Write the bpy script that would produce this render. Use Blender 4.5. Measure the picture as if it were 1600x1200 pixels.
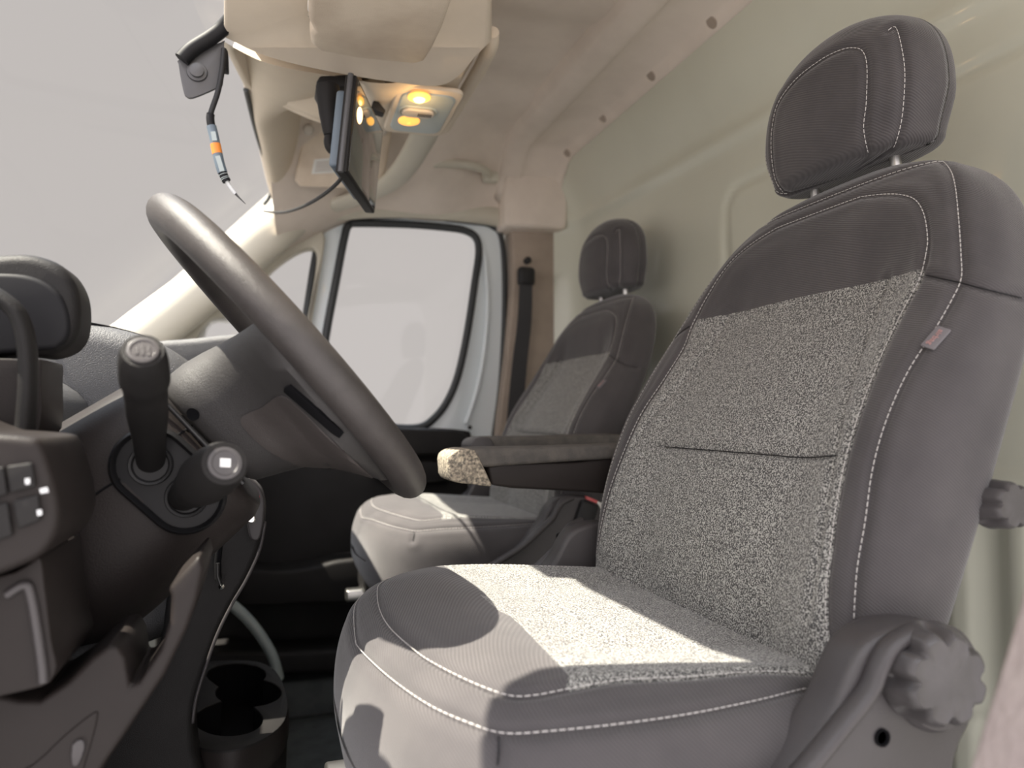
import bpy, bmesh, math, random
import numpy as np
from mathutils import Vector, Matrix
from mathutils.bvhtree import BVHTree
from mathutils.kdtree import KDTree
random.seed(7)
for o in list(bpy.data.objects): bpy.data.objects.remove(o)
S = bpy.context.scene
COL = S.collection
PI = math.pi

# ------------------------------------------------------------------ camera
F_PX = 1150.0
YAW = math.radians(18.0); PITCH = math.atan(50/1150.0)
CAM = np.array([0.0, 0.0, 0.75])
FW = np.array([math.sin(YAW)*math.cos(PITCH), math.cos(YAW)*math.cos(PITCH), math.sin(PITCH)])
RT = np.array([math.cos(YAW), -math.sin(YAW), 0.0]); UP = np.cross(RT, FW)
cd = bpy.data.cameras.new('camera'); cam = bpy.data.objects.new('camera', cd); COL.objects.link(cam)
cam.location = CAM; cam.rotation_euler = (PI/2+PITCH, 0, -YAW)
cd.sensor_width = 36; cd.lens = 36*F_PX/1600; cd.clip_start = 0.02
cd.dof.use_dof = True; cd.dof.focus_distance = 0.78; cd.dof.aperture_fstop = 4.6
S.camera = cam

# ------------------------------------------------------------------ world, sun, exposure
S.view_settings.view_transform = 'Standard'; S.view_settings.look = 'None'
S.view_settings.gamma = 1; S.view_settings.use_curve_mapping = False
S.view_settings.exposure = 0.12
W = bpy.data.worlds.new('sky'); S.world = W; W.use_nodes = True
nt = W.node_tree; nt.nodes.clear()
wo = nt.nodes.new('ShaderNodeOutputWorld'); bg = nt.nodes.new('ShaderNodeBackground')
tc = nt.nodes.new('ShaderNodeTexCoord'); sp = nt.nodes.new('ShaderNodeSeparateXYZ')
nt.links.new(tc.outputs['Generated'], sp.inputs[0])
def wramp(src, stops):
    r = nt.nodes.new('ShaderNodeValToRGB'); r.color_ramp.interpolation = 'EASE'
    el = r.color_ramp.elements
    while len(el) < len(stops): el.new(0.5)
    for e, (p, c) in zip(el, stops): e.position = p; e.color = (*c, 1)
    nt.links.new(src, r.inputs[0]); return r.outputs[0]
mz = nt.nodes.new('ShaderNodeMath'); mz.operation = 'MULTIPLY_ADD'; mz.inputs[1].default_value = .5; mz.inputs[2].default_value = .5
nt.links.new(sp.outputs[2], mz.inputs[0])
my = nt.nodes.new('ShaderNodeMath'); my.operation = 'MULTIPLY_ADD'; my.inputs[1].default_value = .5; my.inputs[2].default_value = .5
nt.links.new(sp.outputs[1], my.inputs[0])
SKY = (0.511, 0.479, 0.461)
# overcast-bright zenith above a plain haze-grey horizon, plus an added fill glow behind the camera
zen = wramp(mz.outputs[0], [(0.0, (.55,.50,.44)), (0.46, (.50,.46,.42)), (0.5, SKY), (0.75, SKY), (0.84, (1.5,1.62,1.8)), (1.0, (2.0,2.25,2.6))])
door_fill = wramp(my.outputs[0], [(0.0, (1.55,1.44,1.46)), (0.40, (1.25,1.16,1.17)), (0.5, (0,0,0)), (1.0, (0,0,0))])
ad = nt.nodes.new('ShaderNodeMix'); ad.data_type = 'RGBA'; ad.blend_type = 'ADD'; ad.inputs[0].default_value = 1
nt.links.new(zen, ad.inputs[6]); nt.links.new(door_fill, ad.inputs[7])
nt.links.new(ad.outputs[2], bg.inputs[0]); bg.inputs[1].default_value = 1.0
nt.links.new(bg.outputs[0], wo.inputs[0])
sl = bpy.data.lights.new('sun', 'SUN'); sl.energy = 15.0; sl.angle = math.radians(0.6); sl.color = (1, .93, .79)
sun = bpy.data.objects.new('sun', sl); COL.objects.link(sun)
SUN_DIR = Vector((0.52, -0.04, -1.0)).normalized()
sun.rotation_euler = SUN_DIR.to_track_quat('-Z', 'Y').to_euler(); sun.location = (-1, 1, 3)

# ------------------------------------------------------------------ helpers
def ray(px, py): return FW + RT*(px-800)/F_PX + UP*(600-py)/F_PX
def at(px, py, X=None, Y=None, Z=None):
    v = ray(px, py)
    t = X/v[0] if X is not None else (Y/v[1] if Y is not None else (Z-.75)/v[2])
    return CAM + v*t
ORG = {}
def reg(o, parent):
    COL.objects.link(o)
    if parent is not None: o.parent = parent
    return o
def org(p): return ORG.get(p.name, Vector((0,0,0))) if p is not None else Vector((0,0,0))
def tag(o, label, cat, group=None, kind=None):
    o['label'] = label; o['category'] = cat
    if group: o['group'] = group
    if kind: o['kind'] = kind
    return o
def thing(name, label, cat, loc, group=None):
    o = bpy.data.objects.new(name, None); COL.objects.link(o); o.location = loc; o.empty_display_size = .05
    ORG[o.name] = Vector(loc); tag(o, label, cat, group); return o
def mk(name, verts, faces, mat, parent=None, smooth=True, sharp=None, kind=None, label=None, mats=None):
    L = org(parent); me = bpy.data.meshes.new(name)
    me.from_pydata([Vector(v)-L for v in verts], [], [tuple(int(i) for i in f) for f in faces]); me.validate()
    bm = bmesh.new(); bm.from_mesh(me); bmesh.ops.recalc_face_normals(bm, faces=bm.faces)
    if sharp is not None:
        for e in bm.edges:
            if len(e.link_faces) == 2 and e.calc_face_angle(0) > math.radians(sharp): e.smooth = False
    for f in bm.faces: f.smooth = smooth
    bm.to_mesh(me); bm.free()
    me.materials.append(mat)
    o = bpy.data.objects.new(name, me); reg(o, parent); ORG[o.name] = L
    if parent is None and kind: o['kind'] = kind
    if label: o['label'] = label
    return o
def bmk(name, bm, mat, parent=None, smooth=True, sharp=35, kind=None, label=None):
    bm.verts.ensure_lookup_table(); bm.verts.index_update()
    v = [tuple(x.co) for x in bm.verts]; f = [[y.index for y in x.verts] for x in bm.faces]; bm.free()
    return mk(name, v, f, mat, parent, smooth, sharp, kind, label)
def rings(rs, cap0=True, cap1=True, closed=True):
    n = len(rs[0]); V = [tuple(p) for r in rs for p in r]; Fc = []
    for i in range(len(rs)-1):
        for j in range(n if closed else n-1):
            k = (j+1) % n; Fc.append((i*n+j, i*n+k, (i+1)*n+k, (i+1)*n+j))
    for flag, i in ((cap0, 0), (cap1, len(rs)-1)):
        if flag:
            c = np.mean(np.array(rs[i], float), axis=0); V.append(tuple(c)); ci = len(V)-1
            for j in range(n): Fc.append((i*n+j, i*n+(j+1) % n, ci))
    return V, Fc
def loft(name, rs, mat, parent=None, sharp=50, **k):
    V, Fc = rings(rs); return mk(name, V, Fc, mat, parent, True, sharp, **k)
def smoothpts(P, n=8, closed=False):
    P = [np.array(p, float) for p in P]; out = []; N = len(P)
    rng = range(N if closed else N-1)
    for i in rng:
        if closed: p0,p1,p2,p3 = P[(i-1)%N],P[i],P[(i+1)%N],P[(i+2)%N]
        else: p0,p1,p2,p3 = P[max(i-1,0)],P[i],P[i+1],P[min(i+2,N-1)]
        for j in range(n):
            t = j/n; out.append(.5*((2*p1)+(-p0+p2)*t+(2*p0-5*p1+4*p2-p3)*t*t+(-p0+3*p1-3*p2+p3)*t**3))
    if not closed: out.append(P[-1])
    return out
def tube_vf(P, r, n=10, cap=True, flat=1.0, ref=None):
    P = [Vector(p) for p in P]; R = r if hasattr(r, '__len__') else [r]*len(P); rs = []
    T0 = (P[1]-P[0]).normalized(); up = Vector(ref) if ref is not None else Vector((0,0,1))
    if abs(T0.dot(up)) > .95: up = Vector((1,0,0))
    N = (up - T0*up.dot(T0)).normalized()
    for i, p in enumerate(P):
        T = (P[min(i+1,len(P)-1)]-P[max(i-1,0)]).normalized()
        N = (N - T*N.dot(T)).normalized(); B = T.cross(N)
        rs.append([p + N*math.cos(2*PI*j/n)*R[i]*flat + B*math.sin(2*PI*j/n)*R[i] for j in range(n)])
    return rings(rs, cap, cap)
def tube(name, P, r, mat, parent=None, n=10, flat=1.0, ref=None, sharp=50, **k):
    V, Fc = tube_vf(P, r, n, True, flat, ref); return mk(name, V, Fc, mat, parent, True, sharp, **k)
def multi(parts):
    V = []; Fc = []
    for v, f in parts:
        o = len(V); V += list(v); Fc += [tuple(i+o for i in x) for x in f]
    return V, Fc
def prism(name, pts, depth, mat, parent=None, bev=.004, seg=3, holes=(), **k):
    """planar outline (3-D points) given a real thickness: depth is a vector"""
    bm = bmesh.new(); D = Vector(depth)
    def loop(ps):
        vs = [bm.verts.new(tuple(p)) for p in ps]
        return [bm.edges.new((vs[i], vs[(i+1) % len(vs)])) for i in range(len(vs))]
    E_ = loop(pts)
    if not holes:
        bm.faces.new([e.verts[0] for e in E_] if False else list(bm.verts))
    else:
        for h in holes: E_ += loop(h)
        bmesh.ops.triangle_fill(bm, use_beauty=True, use_dissolve=False, edges=E_)
    r = bmesh.ops.extrude_face_region(bm, geom=list(bm.faces))
    bmesh.ops.translate(bm, vec=D, verts=[g for g in r['geom'] if isinstance(g, bmesh.types.BMVert)])
    bmesh.ops.recalc_face_normals(bm, faces=bm.faces)
    if holes: bmesh.ops.dissolve_limit(bm, angle_limit=.01, verts=bm.verts, edges=bm.edges)
    if bev:
        es = [e for e in bm.edges if len(e.link_faces) == 2 and e.calc_face_angle(0) > math.radians(50)]
        bmesh.ops.bevel(bm, geom=es, offset=bev, segments=seg, profile=.5, affect='EDGES', clamp_overlap=True)
    return bmk(name, bm, mat, parent, **k)
def rbox(name, c, size, mat, parent=None, bev=.004, seg=3, rot=None, **k):
    bm = bmesh.new(); bmesh.ops.create_cube(bm, size=1)
    for v in bm.verts: v.co = Vector((v.co.x*size[0], v.co.y*size[1], v.co.z*size[2]))
    if bev: bmesh.ops.bevel(bm, geom=list(bm.edges), offset=bev, segments=seg, profile=.5, affect='EDGES')
    M = Matrix.Translation(Vector(c)) @ (rot.to_4x4() if rot is not None else Matrix.Identity(4))
    bmesh.ops.transform(bm, matrix=M, verts=bm.verts)
    return bmk(name, bm, mat, parent, **k)
def lathe(name, c, axis, prof, mat, parent=None, n=32, sharp=30, scal=None, **k):
    """profile of (radius, height along axis)"""
    A = Vector(axis).normalized(); u = A.orthogonal().normalized(); w = A.cross(u); rs = []
    for r, h in prof:
        rr = max(r, 1e-5)
        rs.append([Vector(c)+A*h+u*math.cos(2*PI*j/n)*rr*(scal(j/n, h) if scal else 1)+w*math.sin(2*PI*j/n)*rr*(scal(j/n, h) if scal else 1) for j in range(n)])
    V, Fc = rings(rs); return mk(name, V, Fc, mat, parent, True, sharp, **k)
def ipl(x, xs, ys):
    """smooth monotone-ish interpolation"""
    xs = np.array(xs, float); ys = np.array(ys, float); m = np.gradient(ys, xs)
    x = np.clip(x, xs[0], xs[-1]); i = np.clip(np.searchsorted(xs, x)-1, 0, len(xs)-2)
    h = xs[i+1]-xs[i]; t = (x-xs[i])/h
    return (2*t**3-3*t**2+1)*ys[i]+(t**3-2*t**2+t)*h*m[i]+(-2*t**3+3*t**2)*ys[i+1]+(t**3-t**2)*h*m[i+1]
def sstep(x, a, b):
    t = np.clip((x-a)/(b-a), 0, 1); return t*t*(3-2*t)
def rrect(c, u, v, hu, hv, r, n=6):
    """rounded rectangle outline around c in the plane u,v"""
    out = []; c = Vector(c); u = Vector(u); v = Vector(v)
    for sx, sy, a0 in ((1,1,0),(-1,1,PI/2),(-1,-1,PI),(1,-1,3*PI/2)):
        for j in range(n+1):
            a = a0+PI/2*j/n; out.append(c+u*(sx*(hu-r)+r*math.cos(a))+v*(sy*(hv-r)+r*math.sin(a)))
    return out

# ------------------------------------------------------------------ materials
def new(name):
    m = bpy.data.materials.new(name); m.use_nodes = True; n = m.node_tree
    b = n.nodes['Principled BSDF']; return m, n, b
def NODE(n, t, **k):
    x = n.nodes.new(t)
    for a, v in k.items():
        if a in x.bl_rna.properties: setattr(x, a, v)
        else: x.inputs[a.replace('_', ' ')].default_value = v
    return x
def coords(n):
    return NODE(n, 'ShaderNodeTexCoord').outputs['Object']
def mixc(n, fac, a, b):
    m = n.nodes.new('ShaderNodeMix'); m.data_type = 'RGBA'
    for s, v in ((0, fac), (6, a), (7, b)):
        if isinstance(v, (tuple, list)): m.inputs[s].default_value = (*v, 1)
        elif isinstance(v, (int, float)): m.inputs[s].default_value = v
        else: n.links.new(v, m.inputs[s])
    return m.outputs[2]
def ramp(n, src, a, b, ca=(0,0,0), cb=(1,1,1)):
    r = n.nodes.new('ShaderNodeValToRGB'); e = r.color_ramp.elements
    e[0].position = a; e[1].position = b; e[0].color = (*ca, 1); e[1].color = (*cb, 1)
    n.links.new(src, r.inputs[0]); return r.outputs[0]
def bump(n, b, h, strength, dist, prev=None):
    x = n.nodes.new('ShaderNodeBump'); x.inputs['Strength'].default_value = strength; x.inputs['Distance'].default_value = dist
    n.links.new(h, x.inputs['Height'])
    if prev is not None: n.links.new(prev, x.inputs['Normal'])
    n.links.new(x.outputs[0], b.inputs['Normal']); return x.outputs[0]
def noise(n, scale, detail=3, rough=.5, vec=None):
    x = NODE(n, 'ShaderNodeTexNoise'); x.inputs['Scale'].default_value = scale; x.inputs['Detail'].default_value = detail; x.inputs['Roughness'].default_value = rough
    n.links.new(vec if vec is not None else coords(n), x.inputs['Vector']); return x.outputs[0]
def plain(name, col, rough=.5, metal=0, spec=.5, grain=0, gscale=900, var=0, vscale=12, col2=None, coat=0):
    m, n, b = new(name); b.inputs['Base Color'].default_value = (*col, 1); b.inputs['Roughness'].default_value = rough
    b.inputs['Metallic'].default_value = metal; b.inputs['Specular IOR Level'].default_value = spec
    b.inputs['Coat Weight'].default_value = coat
    if grain: bump(n, b, noise(n, gscale, 2), grain, .0010)
    if var or col2:
        c2 = col2 or tuple(x*(1-var) for x in col)
        n.links.new(mixc(n, ramp(n, noise(n, vscale, 4, .6), .38, .66), col, c2), b.inputs['Base Color'])
    return m
def dusty(name, col, rough, dust, amt=.5, grain=.35, gscale=900):
    m = plain(name, col, rough, grain=grain, gscale=gscale); n = m.node_tree; b = n.nodes['Principled BSDF']
    d = ramp(n, noise(n, 1400, 2, .7), .62, .75); e = ramp(n, noise(n, 22, 4, .6), .42, .7)
    mu = n.nodes.new('ShaderNodeMath'); mu.operation = 'MULTIPLY'; n.links.new(d, mu.inputs[0]); n.links.new(e, mu.inputs[1])
    m2 = n.nodes.new('ShaderNodeMath'); m2.operation = 'MULTIPLY'; n.links.new(mu.outputs[0], m2.inputs[0]); m2.inputs[1].default_value = amt
    n.links.new(mixc(n, m2.outputs[0], col, dust), b.inputs['Base Color']); return m
M = {}
M['plastic'] = plain('dark_grained_plastic', (.018,.017,.017), .5, spec=.22, grain=.45, gscale=1100, var=.2)
M['plastic_brown'] = plain('charcoal_satin_plastic', (.024,.020,.019), .45, spec=.2, grain=.25, gscale=900, var=.12)
M['wheelp'] = dusty('worn_wheel_plastic', (.038,.036,.036), .5, (.3,.27,.22), .35, grain=.5, gscale=1500)
M['rim'] = plain('worn_leather_rim', (.060,.054,.052), .40, grain=.5, gscale=1300, var=.25, vscale=30)
M['dashtop'] = plain('dash_leather_grain', (.085,.085,.088), .5, grain=1.0, gscale=650)
M['black'] = plain('black_matt', (.012,.012,.013), .6)
M['recess'] = plain('recess_black_plastic', (.012,.012,.013), .4, spec=.2)
M['void'] = plain('hollow_shade_black', (.006,.006,.007), .9, spec=.1)  # near-black: the shade inside holes and wells put into the colour
M['spokep'] = plain('brown_grey_spoke_panel', (.056,.049,.047), .5, grain=.3)
M['gloss'] = dusty('gloss_black_plastic', (.014,.014,.015), .3, (.4,.36,.3), .5, grain=.1)
M['rubber'] = plain('black_rubber', (.014,.014,.016), .55, spec=.2)
M['shield'] = plain('seat_side_plastic', (.060,.055,.057), .42, grain=.35, gscale=1000, var=.12)
M['knob'] = plain('scuffed_knob_plastic', (.075,.070,.072), .36, grain=.2, var=.25, vscale=25)
M['headliner'] = plain('beige_headliner', (.80,.715,.63), .95, grain=.6, gscale=700, col2=(.70,.62,.54), vscale=5)
M['beige'] = plain('beige_plastic', (.74,.65,.525), .6, grain=.2, gscale=900, var=.05)
M['beige2'] = plain('visor_vinyl', (.70,.61,.49), .6, grain=.3, gscale=700, col2=(.55,.46,.36), vscale=9)
M['pillar'] = plain('cream_pillar_plastic', (.58,.55,.46), .5, var=.05)
M['bpillar'] = plain('taupe_pillar_trim', (.40,.33,.27), .7, grain=.3, var=.15)
M['paint'] = plain('white_body_paint', (.68,.69,.66), .3, coat=.3)
M['doorpaint'] = plain('door_paint', (.80,.87,.90), .28, coat=.4)
M['bulk'] = plain('bulkhead_paint', (.66,.67,.565), .28, coat=.35, var=.05, vscale=3)
M['seal'] = plain('door_seal_rubber', (.03,.034,.036), .5)
M['metal'] = plain('satin_metal', (.55,.54,.52), .3, metal=1)
M['chrome'] = plain('chrome', (.8,.79,.77), .12, metal=1)
M['steelgrey'] = plain('grey_bracket_metal', (.10,.10,.105), .45, metal=.4, grain=.2)
M['mat'] = plain('grey_floor_mat', (.10,.11,.11), .9, grain=1, gscale=400, var=.3, vscale=20)
M['white'] = plain('white_marking', (.75,.77,.78), .5)
M['red'] = plain('red_marking', (.7,.06,.08), .4)
M['orange'] = plain('orange_tape', (.85,.28,.05), .5)
M['bluegrey'] = plain('blue_grey_sleeve', (.14,.18,.22), .5)
M['pinkbuckle'] = plain('red_buckle_button', (.6,.12,.12), .4)
M['lamp_body'] = plain('pale_blue_grey_plastic', (.42,.48,.48), .35)
M['switch'] = plain('off_white_switch', (.60,.56,.50), .4)
M['dusty_pad'] = plain('worn_armrest_pad', (.075,.070,.066), .75, grain=.8, gscale=600, col2=(.11,.10,.09), vscale=60)
M['frayed'] = plain('frayed_foam', (.11,.10,.085), .9, grain=1, gscale=350, col2=(.50,.43,.33), vscale=260)
M['belt'] = plain('seat_belt_webbing', (.045,.045,.048), .7, grain=.6, gscale=1600)
M['stitch'] = plain('pale_thread', (.62,.60,.58), .7)
M['cloth'] = plain('pinkish_grey_cloth_trim', (.42,.36,.34), .95, grain=1, gscale=220, col2=(.36,.30,.29), vscale=30)
M['tagc'] = plain('grey_woven_label', (.17,.16,.17), .8)
M['tagtext'] = plain('pale_red_thread', (.42,.25,.24), .8)
# emission: the lit map lamps
m, n, b = new('amber_lens_lit'); b.inputs['Base Color'].default_value = (.9,.5,.15,1); b.inputs['Emission Color'].default_value = (1,.48,.09,1); b.inputs['Emission Strength'].default_value = 1.15; M['amber'] = m
m, n, b = new('amber_bulb_lit'); b.inputs['Base Color'].default_value = (1,.8,.4,1); b.inputs['Emission Color'].default_value = (1,.74,.30,1); b.inputs['Emission Strength'].default_value = 2.6; M['bulb'] = m
m, n, b = new('screen_glass'); b.inputs['Base Color'].default_value = (.02,.018,.018,1); b.inputs['Roughness'].default_value = .06; b.inputs['Coat Weight'].default_value = 1; b.inputs['Coat Roughness'].default_value = .03; M['screen'] = m
# window glass: mostly transparent with a mirror layer
def glassmat(name, tint):
    m = bpy.data.materials.new(name); m.use_nodes = True; n = m.node_tree; n.nodes.clear()
    o = n.nodes.new('ShaderNodeOutputMaterial'); t = n.nodes.new('ShaderNodeBsdfTransparent'); t.inputs[0].default_value = (*tint, 1)
    g = n.nodes.new('ShaderNodeBsdfGlossy'); g.inputs['Roughness'].default_value = .0
    mx = n.nodes.new('ShaderNodeMixShader'); mx.inputs[0].default_value = .012
    n.links.new(t.outputs[0], mx.inputs[1]); n.links.new(g.outputs[0], mx.inputs[2]); n.links.new(mx.outputs[0], o.inputs[0]); return m
M['glass'] = glassmat('window_glass', (.99,.99,.99))
# seat fabric: twill, with a mottled weave where the seat has its insert ('insert' is the distance to the insert's edge)
def fabric(name):
    m, n, b = new(name); co = coords(n)
    mp = n.nodes.new('ShaderNodeMapping'); mp.inputs['Rotation'].default_value = (math.radians(38), math.radians(35), math.radians(40)); n.links.new(co, mp.inputs[0])
    w = NODE(n, 'ShaderNodeTexWave'); w.wave_type = 'BANDS'; w.bands_direction = 'X'; w.inputs['Scale'].default_value = 150; w.inputs['Distortion'].default_value = .1; w.inputs['Detail Scale'].default_value = 2
    n.links.new(mp.outputs[0], w.inputs['Vector'])
    tw = mixc(n, w.outputs[1], (.070,.065,.067), (.106,.099,.101))
    tw = mixc(n, ramp(n, noise(n, 9, 4, .6), .35, .7), tw, (.062,.058,.061))
    sp1 = noise(n, 640, 2, .7, co)
    mo = ramp(n, sp1, .47, .58, (.055,.055,.056), (.46,.455,.43))
    a1 = NODE(n, 'ShaderNodeAttribute'); a1.attribute_name = 'insert'
    k = ramp(n, a1.outputs['Fac'], .499, .501)
    n.links.new(mixc(n, k, tw, mo), b.inputs['Base Color'])
    b.inputs['Roughness'].default_value = .85; b.inputs['Sheen Weight'].default_value = .35; b.inputs['Sheen Roughness'].default_value = .4
    b.inputs['Specular IOR Level'].default_value = .25
    h = mixc(n, k, w.outputs[1], sp1); bump(n, b, h, .5, .0006)
    return m
M['fabric'] = fabric('seat_twill_and_mottled_insert')

# ------------------------------------------------------------------ setting
def wallpts(pts, Y): return [at(x, y, Y=Y) for x, y in pts]
# floor
o = rbox('floor', (.1, 1.1, -.02), (1.9, 2.1, .04), M['mat'], bev=0, kind='structure')
# ceiling: headliner running across the cab, curving down to the passenger side
def ceilz(y):
    return 1.515 - .21*sstep(y, 1.62, 2.04) - .04*sstep(-y, -.35, .1)
def ceilx(x, y):
    a = .25*sstep(x, .35, .62)
    return 1.515 - .21*sstep(y, 1.62+a, 2.04+a*.2) - .04*sstep(-y, -.35, .1)
def ceil_grid():
    ys = np.linspace(.0, 2.06, 60); xs = np.linspace(-.10, .80, 50); rs = []
    for x_ in xs:
        row = []
        for y in ys:
            xh = .01-.056*(1-((y-1.04)/.96)**2); x = xh+(x_+.10)*(.80-xh)/.90
            z = ceilx(x, y)
            z -= .16*(1-sstep(x, -.10, .28))                      # dips toward the windscreen header
            z += .012*(sstep(y, 1.28, 1.31))*(1-sstep(x, .60, .66))*(1-sstep(y,1.6,1.7))
            row.append((x, y, z))
        rs.append(row)
    top = [[(p[0], p[1], p[2]+.03) for p in r] for r in rs]
    V, F1 = rings(rs, False, False, closed=False); o = len(V); V2, F2 = rings(top, False, False, closed=False)
    return V+V2, F1+[tuple(i+o for i in f) for f in F2]
V, Fc = ceil_grid(); mk('ceiling', V, Fc, M['headliner'], kind='structure')
# rounded beam of trim where the headliner meets the bulkhead
beam = []
for y in np.linspace(-.05, 2.0, 60):
    z0 = ceilx(.7, y); prof = [(.585,.03),(.600,-.012),(.625,-.026),(.655,-.030),(.668,-.022),(.70,-.016),(.735,-.018),(.765,-.026),(.785,-.045),(.79,.03)]
    beam.append([(px_, y, z0+pz) for px_, pz in smoothpts(prof, 3)])
V, Fc = rings(beam); mk('trim_1', V, Fc, M['headliner'], kind='structure')
plugs = []
beam_bvh = BVHTree.FromPolygons([Vector(v) for v in V], Fc)
for i, (px_, py_) in enumerate(((1112,35),(1017,118),(941,184),(886,239))):
    h = beam_bvh.ray_cast(Vector(CAM), Vector(ray(px_, py_)))
    p, nn = h[0], h[1]
    if p is None: continue
    if nn.dot(Vector(ray(px_,py_))) > 0: nn = -nn
    lathe('trim_plug', p-nn*.004, nn, [(0,0),(.0125,0),(.013,.004),(.012,.0052),(0,.0056)], M['bpillar'], bpy.data.objects['trim_1'], n=24)
# bulkhead behind the seats
XB = .84
def bulk_x(y, z):
    x = XB - .06*sstep(z, 1.28, 1.50)
    x -= .010*np.exp(-((z-1.285+.03*(1-y))/.016)**2)                     # rolled ridge under the slope
    x -= .10*sstep(y, 1.86, 2.06)**2
    # pressed rounded panel
    dx = max(abs(y-.62)-.56, 0); dz = max(abs(z-.78)-.36, 0); q = math.hypot(dx, dz)-.05
    x += .007*math.exp(-(q/.008)**2)
    if z < .66: x += .012*(sstep(math.sin(y*75), -.3, .3)) * (1-sstep(z,.62,.66))
    x -= .012*(1-sstep(abs(z-.665), .012, .022))
    return x
rs = []
for z in np.linspace(0.0, 1.56, 190):
    rs.append([(bulk_x(y, z), y, z) for y in np.linspace(-.1, 2.12, 200)])
rb = [[(.90, y, z) for y in (-.1, 2.08)] for z in (0, 1.5)]
V, Fc = rings(rs, False, False, closed=False); mk('wall_rear', V, Fc, M['bulk'], kind='structure')

# passenger side: body side with door opening, door, glass, pillar trims
YW = 2.05
sc = lambda pts, Y=YW: wallpts(pts, Y)
body_out = [(-.62,YW+.02,-.0),(.90,YW+.02,-.0),(.90,YW+.02,1.56),(.10,YW+.02,1.52),(-.01,YW+.02,1.36),(-.30,YW+.02,1.05),(-.55,YW+.02,.80),(-.62,YW+.02,.70)]
door_open_px = smoothpts([(322,512),(372,498),(400,440),(440,392),(500,352),(552,338),(640,336),(740,344),(775,352),(792,375),(796,470),(790,600),(772,760),(770,1030),(400,1075),(345,1000),(335,800),(322,640)], 5, closed=True)
door_open = [at(x, y, Y=YW+.02) for x, y in door_open_px]
prism('wall_right', body_out, (0,.05,0), M['paint'], bev=0, holes=[door_open], kind='structure')
# windscreen side pillar (cream trim) with its small quarter window
win_px = smoothpts([(545,352),(560,349),(640,351),(700,356),(728,361),(744,372),(748,395),(742,440),(730,520),(716,585),(700,625),(680,652),(655,668),(610,668),(560,664),(500,650),(499,600),(510,520),(525,440),(538,372)], 4, closed=True)
qwin_px = smoothpts([(300,540),(325,500),(352,492),(378,478),(420,428),(455,400),(482,388),(494,394),(494,420),(484,480),(470,540),(455,600),(420,660),(330,650),(300,600)], 4, closed=True)
door_px = smoothpts([(502,362),(530,346),(560,340),(640,338),(735,347),(768,354),(784,378),(788,470),(782,600),(764,760),(762,1028),(430,1060),(420,1000),(432,800),(462,620),(480,480)], 5, closed=True)
door = bpy.data.objects.new('door_1', None); COL.objects.link(door); door.location = at(600, 1040, Y=YW); ORG['door_1'] = Vector(door.location); door['kind'] = 'structure'
prism('door_frame', sc(door_px, YW-.005), (0,.045,0), M['doorpaint'], door, bev=.008, holes=[sc(win_px, YW-.005)])
wl = sc(win_px, YW-.012)
V, Fc = tube_vf(wl+[wl[0], wl[1]], .011, 10); mk('window_seal', V, Fc, M['seal'], door)
dl = [Vector(p) for p in sc(door_px, YW-.002)]
V, Fc = tube_vf(dl+[dl[0], dl[1]], .0095, 8); mk('door_seal', V, Fc, M['seal'], door)
g = prism('window_glass', sc(win_px, YW+.02), (0,.004,0), M['glass'], door, bev=0)
# seal groove on the pressed frame, fixing holes
ridge = [at(x, y, Y=YW-.012) for x, y in smoothpts([(757,400),(762,470),(757,545),(745,610),(728,662)], 6)]
tube('frame_rib', ridge, .006, M['doorpaint'], door)
for x, y in ((734,668),): lathe('fixing_hole', at(x,y,Y=YW-.014), (0,-1,0), [(0,0),(.006,0),(.006,.003),(0,.003)], M['black'], door, n=14)
# door card
def slab(name, pts, Y, th, mat, parent, bev=.01, n=4, **k):
    return prism(name, [at(x, y, Y=Y) for x, y in smoothpts(pts, n, closed=True)], (0, th, 0), mat, parent, bev=bev, **k)
slab('door_card', [(280,668),(560,664),(650,668),(722,672),(738,685),(742,760),(748,900),(752,1100),(560,1112),(400,1120),(250,1110),(260,800)], YW-.045, .04, M['plastic'], door, bev=.006)
slab('door_armrest', [(560,672),(650,670),(716,674),(732,688),(728,706),(640,712),(560,712)], YW-.12, .09, M['plastic'], door, bev=.012)
slab('door_pull', [(600,722),(700,722),(712,734),(700,752),(600,754)], YW-.10, .07, M['plastic'], door, bev=.01)
# map pocket with a rising lip, lower pocket
slab('upper_pocket', [(330,892),(430,892),(470,889),(505,882),(530,876),(575,872),(640,872),(640,940),(500,944),(330,946)], YW-.15, .11, M['plastic'], door, bev=.010)
slab('lower_pocket', [(330,1020),(440,1020),(540,1015),(640,1014),(640,1046),(470,1052),(330,1056)], YW-.16, .12, M['plastic'], door, bev=.010)
prism('trim_7', [(-.6,1.93,.0),(.9,1.93,.0),(.9,1.93,.09),(-.6,1.93,.09)], (0,.15,0), M['mat'], bev=.01, kind='structure')
# quarter window surround + A pillar trim, cream plastic
ap_out = smoothpts([(120,560),(180,503),(265,440),(350,375),(410,326),(440,318),(500,322),(552,338),(500,352),(508,372),(498,440),(484,520),(468,610),(440,700),(330,700),(200,700)], 4, closed=True)
bm_hole = [at(x, y, Y=YW-.03) for x, y in qwin_px]
prism('wall_front', [at(x, y, Y=YW-.03) for x, y in ap_out], (0,.05,0), M['pillar'], bev=.010, holes=[bm_hole], kind='structure')
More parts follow.
